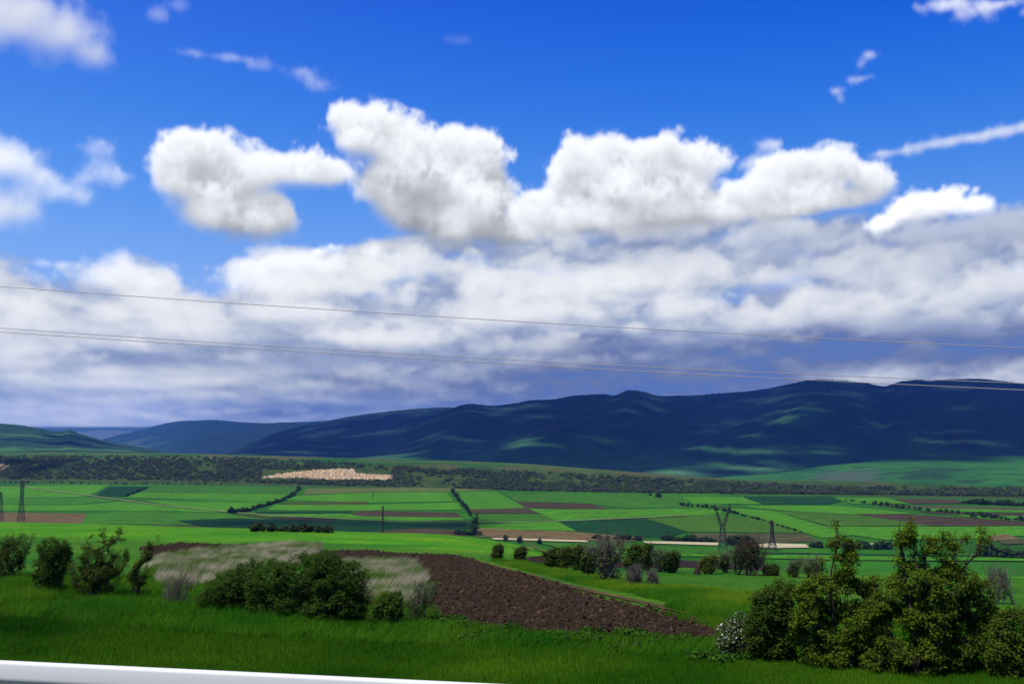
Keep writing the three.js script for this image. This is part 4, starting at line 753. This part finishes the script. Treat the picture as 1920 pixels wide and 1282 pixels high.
function sow(name, label, geo, n, place, color, seed, size) {
  const r = rng(seed), m = new THREE.InstancedMesh(geo, bladeMat, n), M = new THREE.Matrix4(), Q = new THREE.Quaternion(), c = new THREE.Color(); let k = 0, guard = 0;
  while (k < n && guard++ < n * 30) {
    const p = place(r); if (!p) continue;
    const s = size(r, p); M.compose(V3(p[0], H(p[0], p[1]), -p[1]), Q.setFromAxisAngle(V3(0, 1, 0), r() * 0.9 - 0.45), V3(s, s * (0.8 + 0.5 * r()), s)); m.setMatrixAt(k, M); m.setColorAt(k, c.setRGB(...color(r, p))); k++;
  }
  m.count = k; top(m, name).userData.kind = 'stuff'; m.userData.label = label; return m;
}
const tufts = [tuftGeo(1, 16, 0.2, 0.16, 0.008, 0.18), tuftGeo(2, 20, 0.42, 0.2, 0.009, 0.25), tuftGeo(3, 16, 0.62, 0.2, 0.009, 0.4)];
const wedge = (r, d0, d1, t0 = -0.62, t1 = 0.62) => { const d = Math.sqrt(lerp(d0 * d0, d1 * d1, r())), t = lerp(t0, t1, r()); return [t * d, d]; };
const offPlough = (p) => edgeDist(ploughMain, p[0], -p[1]) < 0.1;
const offTrack = (p) => { for (let i = 1; i < trackLine.length; i++) { const [a, b] = trackLine[i - 1], [c, d] = trackLine[i], L = (c - a) ** 2 + (d - b) ** 2, t = clamp(((p[0] - a) * (c - a) + (-p[1] - b) * (d - b)) / L, 0, 1); if (Math.hypot(p[0] - a - t * (c - a), -p[1] - b - t * (d - b)) < 1.5) return false; } return true; };
const lawnColor = (r, p) => { const n = fbm(p[0] * 0.14, p[1] * 0.14, 4, 3), k = 0.7 + 0.5 * r() + n * 0.8; return [0.032 * k * (1 + n + 0.6 * r()), 0.135 * k, 0.004 * k]; };
sow('grass', 'short lush grass on the slope below the guardrail', tufts[0], 150000, (r) => { const p = wedge(r, 22, 52); return p[1] * QC + p[0] * QS < 46 && offPlough(p) ? p : null; }, lawnColor, 1, (r, p) => (0.7 + 0.6 * r()) * (1 + 0.5 * fbm(p[0] * 0.2, p[1] * 0.2, 8, 2)));
sow('tall_grass', 'longer tufted grass along the foot of the bushes', tufts[1], 26000, (r) => { const p = wedge(r, 30, 62), q = p[1] * QC + p[0] * QS; return q > 35 && q < 50 && fbm(p[0] * 0.22, p[1] * 0.22, 12, 2) + (q - 40) * 0.03 > (r() - 0.5) * 0.9 && edgeDist(ploughMain, p[0], -p[1]) < -1.6 ? p : null; }, (r, p) => { const n = fbm(p[0] * 0.2, p[1] * 0.2, 4, 2), k = 0.8 + 0.5 * r() + n * 0.6; return [0.045 * k * (1 + n), 0.155 * k, 0.006 * k]; }, 2, (r) => 0.6 + 0.7 * r());
const dryA = ground2([[285, 1056], [330, 1048], [420, 1036], [540, 1028], [600, 1030], [590, 1050], [540, 1062], [470, 1078], [380, 1110], [300, 1115], [270, 1085]]), dryB = ground2([[640, 1066], [700, 1062], [765, 1064], [786, 1092], [800, 1126], [780, 1150], [740, 1160], [690, 1150], [650, 1110]]);
const within = (P) => { const xs = P.map((p) => p[0]), zs = P.map((p) => p[1]), a = [Math.min(...xs), Math.max(...xs), Math.min(...zs), Math.max(...zs)]; return (r) => { const x = lerp(a[0], a[1], r()), z = lerp(a[2], a[3], r()); return edgeDist(P, x, z) + 1.5 * noise3(x * 0.3, z * 0.3, 2) > 0 ? [x, -z] : null; }; };
const dryColor = (r, p) => { const n = fbm(p[0] * 0.3, p[1] * 0.25, 14, 2), k = 0.4 + 0.9 * r(); return n > -0.02 + 0.5 * (r() - 0.5) ? [0.1 * k, 0.2 * k, 0.014 * k] : [0.52 * k, 0.47 * k, 0.32 * k]; };
sow('dry_grass', 'pale dry grass behind the row of left-hand shrubs', tufts[2], 10000, within(dryA), dryColor, 3, (r) => 0.8 + 0.7 * r());
sow('dry_grass', 'pale dry grass at the near corner of the ploughed field', tufts[2], 5500, within(dryB), dryColor, 4, (r) => 0.8 + 0.7 * r());
const bankP = ground2([[860, 1044], [1000, 1056], [1160, 1088], [1300, 1104], [1450, 1118], [1460, 1180], [1350, 1176], [1180, 1126], [1000, 1080], [880, 1050]]);
sow('bank_grass', 'rough tufted grass on the bank along the dirt track', tufts[1], 15000, (r) => { const p = within(bankP)(r); return p && offPlough(p) && offTrack(p) && r() < sstep(-0.5, 0.5, fbm(p[0] * 0.25, p[1] * 0.25, 19, 3)) * 1.1 * sstep(0, 5, edgeDist(bankP, p[0], -p[1])) ? p : null; }, (r, p) => { const n = fbm(p[0] * 0.2, p[1] * 0.2, 24, 2), k = 0.8 + 0.5 * r() + 0.5 * n; return [0.075 * k * (1 + n), 0.19 * k, 0.008 * k]; }, 5, (r) => 0.3 + 0.6 * r());
{ // leafy weeds in front of the ploughed field
  const weed = plantGeo({ seed: 600, lobes: [[0, 0.22, 0, 0.42, 0.2, 0.4], [0.2, 0.34, 0.1, 0.22, 0.16, 0.22]], tips: 26, leaves: 8, leaf: 0.11, clump: 0.08, color: [1, 1, 1], stems: 2, twig: 0.004 }).crown, r = rng(83), n = 150;
  const m = new THREE.InstancedMesh(weed, leafMat, n), M = new THREE.Matrix4(), Q = new THREE.Quaternion(), c = new THREE.Color();
  const strip = ground2([[680, 1190], [820, 1168], [1000, 1190], [1330, 1202], [1500, 1240], [1340, 1250], [1000, 1226], [760, 1200]]), w = within(strip);
  for (let k = 0; k < n;) { const p = w(r); if (!p || fbm(p[0] * 0.5, p[1] * 0.5, 33, 2) < -0.05) continue; const s = 0.3 + 0.7 * r(); M.compose(V3(p[0], H(p[0], p[1]), -p[1]), Q.setFromAxisAngle(V3(0, 1, 0), r() * 6.3), V3(s, s, s)); m.setMatrixAt(k, M); const q = 0.8 + 0.5 * r(); m.setColorAt(k, c.setRGB(0.035 * q, 0.1 * q, 0.007 * q)); k++; }
  top(m, 'weeds').userData.kind = 'stuff'; m.userData.label = 'leafy weeds in front of the ploughed field';
}

// ---------------------------------------------------------------- pylons, poles, wires
const steel = std([0.025, 0.022, 0.022], 0.85);
function bars(list, r) { const pos = [], idx = []; for (const [a, b, k = 1] of list) tube(pos, idx, V3(...a), V3(...b), r * k, r * k, 4); return mesh3(pos, idx); }
function lattice(h0, h1, w0, w1, n, cx0 = 0, cx1 = 0) {   // legs as four bars, bracing as crosses
  const legs = [], brace = [], at = (t, sx, sz) => { const w = lerp(w0, w1, t) / 2; return [lerp(cx0, cx1, t) + sx * w, lerp(h0, h1, t), sz * w]; }, S = [[-1, -1], [1, -1], [1, 1], [-1, 1]];
  for (const [sx, sz] of S) legs.push([at(0, sx, sz), at(1, sx, sz), 1.25]);
  for (let i = 0; i < n; i++) for (let k = 0; k < 4; k++) { const a = S[k], b = S[(k + 1) % 4], t = i / n, u = (i + 1) / n; brace.push([at(t, ...a), at(u, ...b)], [at(t, ...b), at(u, ...a)], [at(u, ...a), at(u, ...b)]); }
  return { legs, brace };
}
function pylon(name, label, px, py, topRow, build) {
  const [vx, vz] = plane(px, py, VALLEY), at = V3(vx, VALLEY, vz), g = new THREE.Group(); g.position.copy(at); const hgt = (py - topRow) * metresPerUnit(at);
  build(g, hgt); return tag(top(g, name), label, 'pylon');
}
const R = 0.115;
pylon('lattice_pylon', 'wide headed lattice pylon shaped like a Y', 1356, 1033, 944, (g, h) => {
  const A = lattice(-0.3, h * 0.5, 5.2, 2.0, 4);
  for (const l of A.legs) part('leg', bars([l], R), steel, g);
  part('bracing', bars(A.brace, R * 0.7), steel, g);
  for (const s of [-1, 1]) {
    const B = lattice(h * 0.5, h * 0.9, 1.5, 0.8, 4, s * 0.6, s * 4.4); part('arm', bars([...B.legs, ...B.brace.map((b) => [b[0], b[1], 0.6])], R), steel, g);
    part('peak', bars([[[s * 4.0, h * 0.9, 0.4], [s * 4.5, h, 0]], [[s * 5.2, h * 0.9, 0.4], [s * 4.5, h, 0]], [[s * 4.0, h * 0.9, -0.4], [s * 4.5, h, 0]], [[s * 5.2, h * 0.9, -0.4], [s * 4.5, h, 0]]], R), steel, g);
  }
  const c = []; for (const z of [-0.4, 0.4]) { c.push([[-6.4, h * 0.9, z], [6.4, h * 0.9, z]], [[-6, h * 0.86, z], [6, h * 0.86, z]]); for (let i = -6; i < 6; i++) c.push([[i, h * 0.86, z], [i + 1, h * 0.9, z], 0.6]); }
  part('crossarm', bars(c, R), steel, g);
});
pylon('lattice_pylon', 'narrow lattice pylon seen edge-on near the left edge', 38, 981, 903, (g, h) => {
  const A = lattice(-0.3, h * 0.55, 4.6, 1.8, 4), B = lattice(h * 0.55, h * 0.97, 1.8, 2.2, 4);
  for (const l of A.legs) part('leg', bars([l], R * 1.3), steel, g);
  part('bracing', bars(A.brace, R * 0.9), steel, g); part('head', bars([...B.legs, ...B.brace], R), steel, g);
  part('crossarm', bars([[[-2.6, h * 0.97, -5], [-2.6, h * 0.97, 5]], [[2.6, h * 0.97, -5], [2.6, h * 0.97, 5]], [[-2.6, h * 0.97, 0], [2.6, h * 0.97, 0]], [[-2, h, 0], [2, h, 0]], [[-2.6, h * 0.97, -5], [2.6, h * 0.97, -5]]], R * 1.6), steel, g);
});
pylon('lattice_pylon', 'lattice pylon cut off by the left edge', -2, 981, 924, (g, h) => { const A = lattice(-0.3, h, 4.4, 1.2, 5); for (const l of A.legs) part('leg', bars([l], R * 1.3), steel, g); part('bracing', bars(A.brace, R * 0.8), steel, g); });
pylon('lattice_pylon', 'slim tapering lattice pylon right of the Y-shaped one', 1449, 1033, 977, (g, h) => { const A = lattice(-0.3, h * 0.45, 5.2, 1.9, 4), B = lattice(h * 0.45, h, 1.9, 1.2, 6); for (const l of A.legs) part('leg', bars([l], R * 1.2), steel, g); part('bracing', bars(A.brace, R * 0.8), steel, g); part('mast', bars([...B.legs, ...B.brace], R), steel, g); });
pylon('lattice_pylon', 'thin dark mast standing behind the terrace edge', 717, 1004, 950, (g, h) => { const A = lattice(-0.3, h, 1.3, 0.6, 6); for (const l of A.legs) part('leg', bars([l], R), steel, g); part('bracing', bars(A.brace, R * 0.8), steel, g); part('crossarm', bars([[[-0.9, h * 0.97, 0], [0.9, h * 0.97, 0]]], R), steel, g); });
{
  const at = drop(699, 936), g = new THREE.Group(); g.position.copy(at);
  part('post', bars([[[0, -0.3, 0], [0, 5.2, 0]]], 0.3), steel, g); part('crossbar', bars([[[-2, 5, 0], [2, 5, 0]]], 0.3), steel, g);
  tag(top(g, 'wooden_pole'), 'tiny T-shaped pole in the bright green field', 'pole');
}
const wireMat = std([0.3, 0.27, 0.24], 0.6);
function wire(pts, depth, label) {
  const P = pts.map(([a, b]) => { const v = sight(a, b); return v.multiplyScalar(depth / -v.z); });
  const c = new THREE.CatmullRomCurve3(P), m = top(new THREE.Mesh(new THREE.TubeGeometry(c, 120, 0.0125, 5), wireMat), 'overhead_wire');
  return tag(m, label, 'wire', 'overhead wires sagging across the sky');
}
const ext = (f) => [-700, -300, 0, 320, 640, 960, 1280, 1600, 1920, 2250, 2600].map((x) => [x, f(x)]);
wire(ext((x) => 537 + 0.0752 * x - 0.0000079 * x * x), 34, 'single upper overhead wire crossing the clouds');
wire(ext((x) => 615 + 0.0697 * x - 0.0000082 * x * x), 36, 'upper wire of the lower pair crossing the sky');
wire(ext((x) => 622 + 0.0695 * x - 0.0000066 * x * x), 34.6, 'lower wire of the lower pair crossing the sky');

// ---------------------------------------------------------------- guardrail
{
  const zinc = std([0.42, 0.435, 0.43], 0.6), g = new THREE.Group();
  // rail line from two surveyed places on its upper edge
  const yTop = -0.98, pl = (px, py) => { const v = sight(px, py), s = yTop / v.y; return V3(v.x * s, 0, v.z * s); }, a = pl(0, 1237), b = pl(930, 1281), dir = b.clone().sub(a).normalize(), mid0 = a.clone().lerp(b, 0.5);
  g.position.set(mid0.x, yTop - 0.77, mid0.z); g.rotation.y = Math.atan2(-dir.z, dir.x);
  const prof = [[0.0, 0.76], [0.006, 0.768], [0.022, 0.771], [0.034, 0.767], [0.041, 0.757], [0.05, 0.71], [0.05, 0.7], [0.044, 0.692], [0.01, 0.665], [0.0, 0.64], [0.0, 0.58], [0.01, 0.555], [0.044, 0.528], [0.05, 0.52], [0.05, 0.51], [0.041, 0.463], [0.02, 0.452]];
  const section = (x0, x1, grow) => {
    const pos = [], idx = [], n = prof.length, th = 0.003;
    for (const x of [x0, x1]) { for (const [z, y] of prof) pos.push(x, y + (y > 0.7 ? grow : 0), z + grow); for (const [z, y] of prof) pos.push(x, y - th, z - th + grow); }
    for (let i = 0; i < n - 1; i++) { idx.push(i, i + 2 * n, i + 1, i + 1, i + 2 * n, i + 2 * n + 1); const o = n; idx.push(o + i, o + i + 1, o + i + 2 * n, o + i + 1, o + i + 2 * n + 1, o + i + 2 * n); }
    idx.push(0, n, 2 * n, n, 3 * n, 2 * n, n - 1, 3 * n - 1, 2 * n - 1, 2 * n - 1, 3 * n - 1, 4 * n - 1);
    const q = mesh3(pos, idx); return q;
  };
  for (let k = -4; k < 6; k++) { const x = -2.3 + k * 4.0; const beam = part('rail_beam', section(x - 0.16, x + 4, k % 2 ? 0 : 0.0035), zinc, g); for (const [bx, by] of [[-0.12, 0.6], [-0.04, 0.6]]) part('bolt', new THREE.SphereGeometry(0.013, 8, 6).translate(x + bx, by, 0.004), zinc, beam); }
  for (let k = -8; k < 11; k++) part('post', new THREE.BoxGeometry(0.1, 1.1, 0.07).translate(-2.4 + k * 2, 0.198, -0.045), zinc, g);
  tag(top(g, 'guardrail'), 'pale grey steel guardrail along the bottom edge', 'guardrail');
}

scene.fog = new THREE.FogExp2(new THREE.Color(0.08, 0.3, 1), 0.00004);
renderer.render(scene, camera);
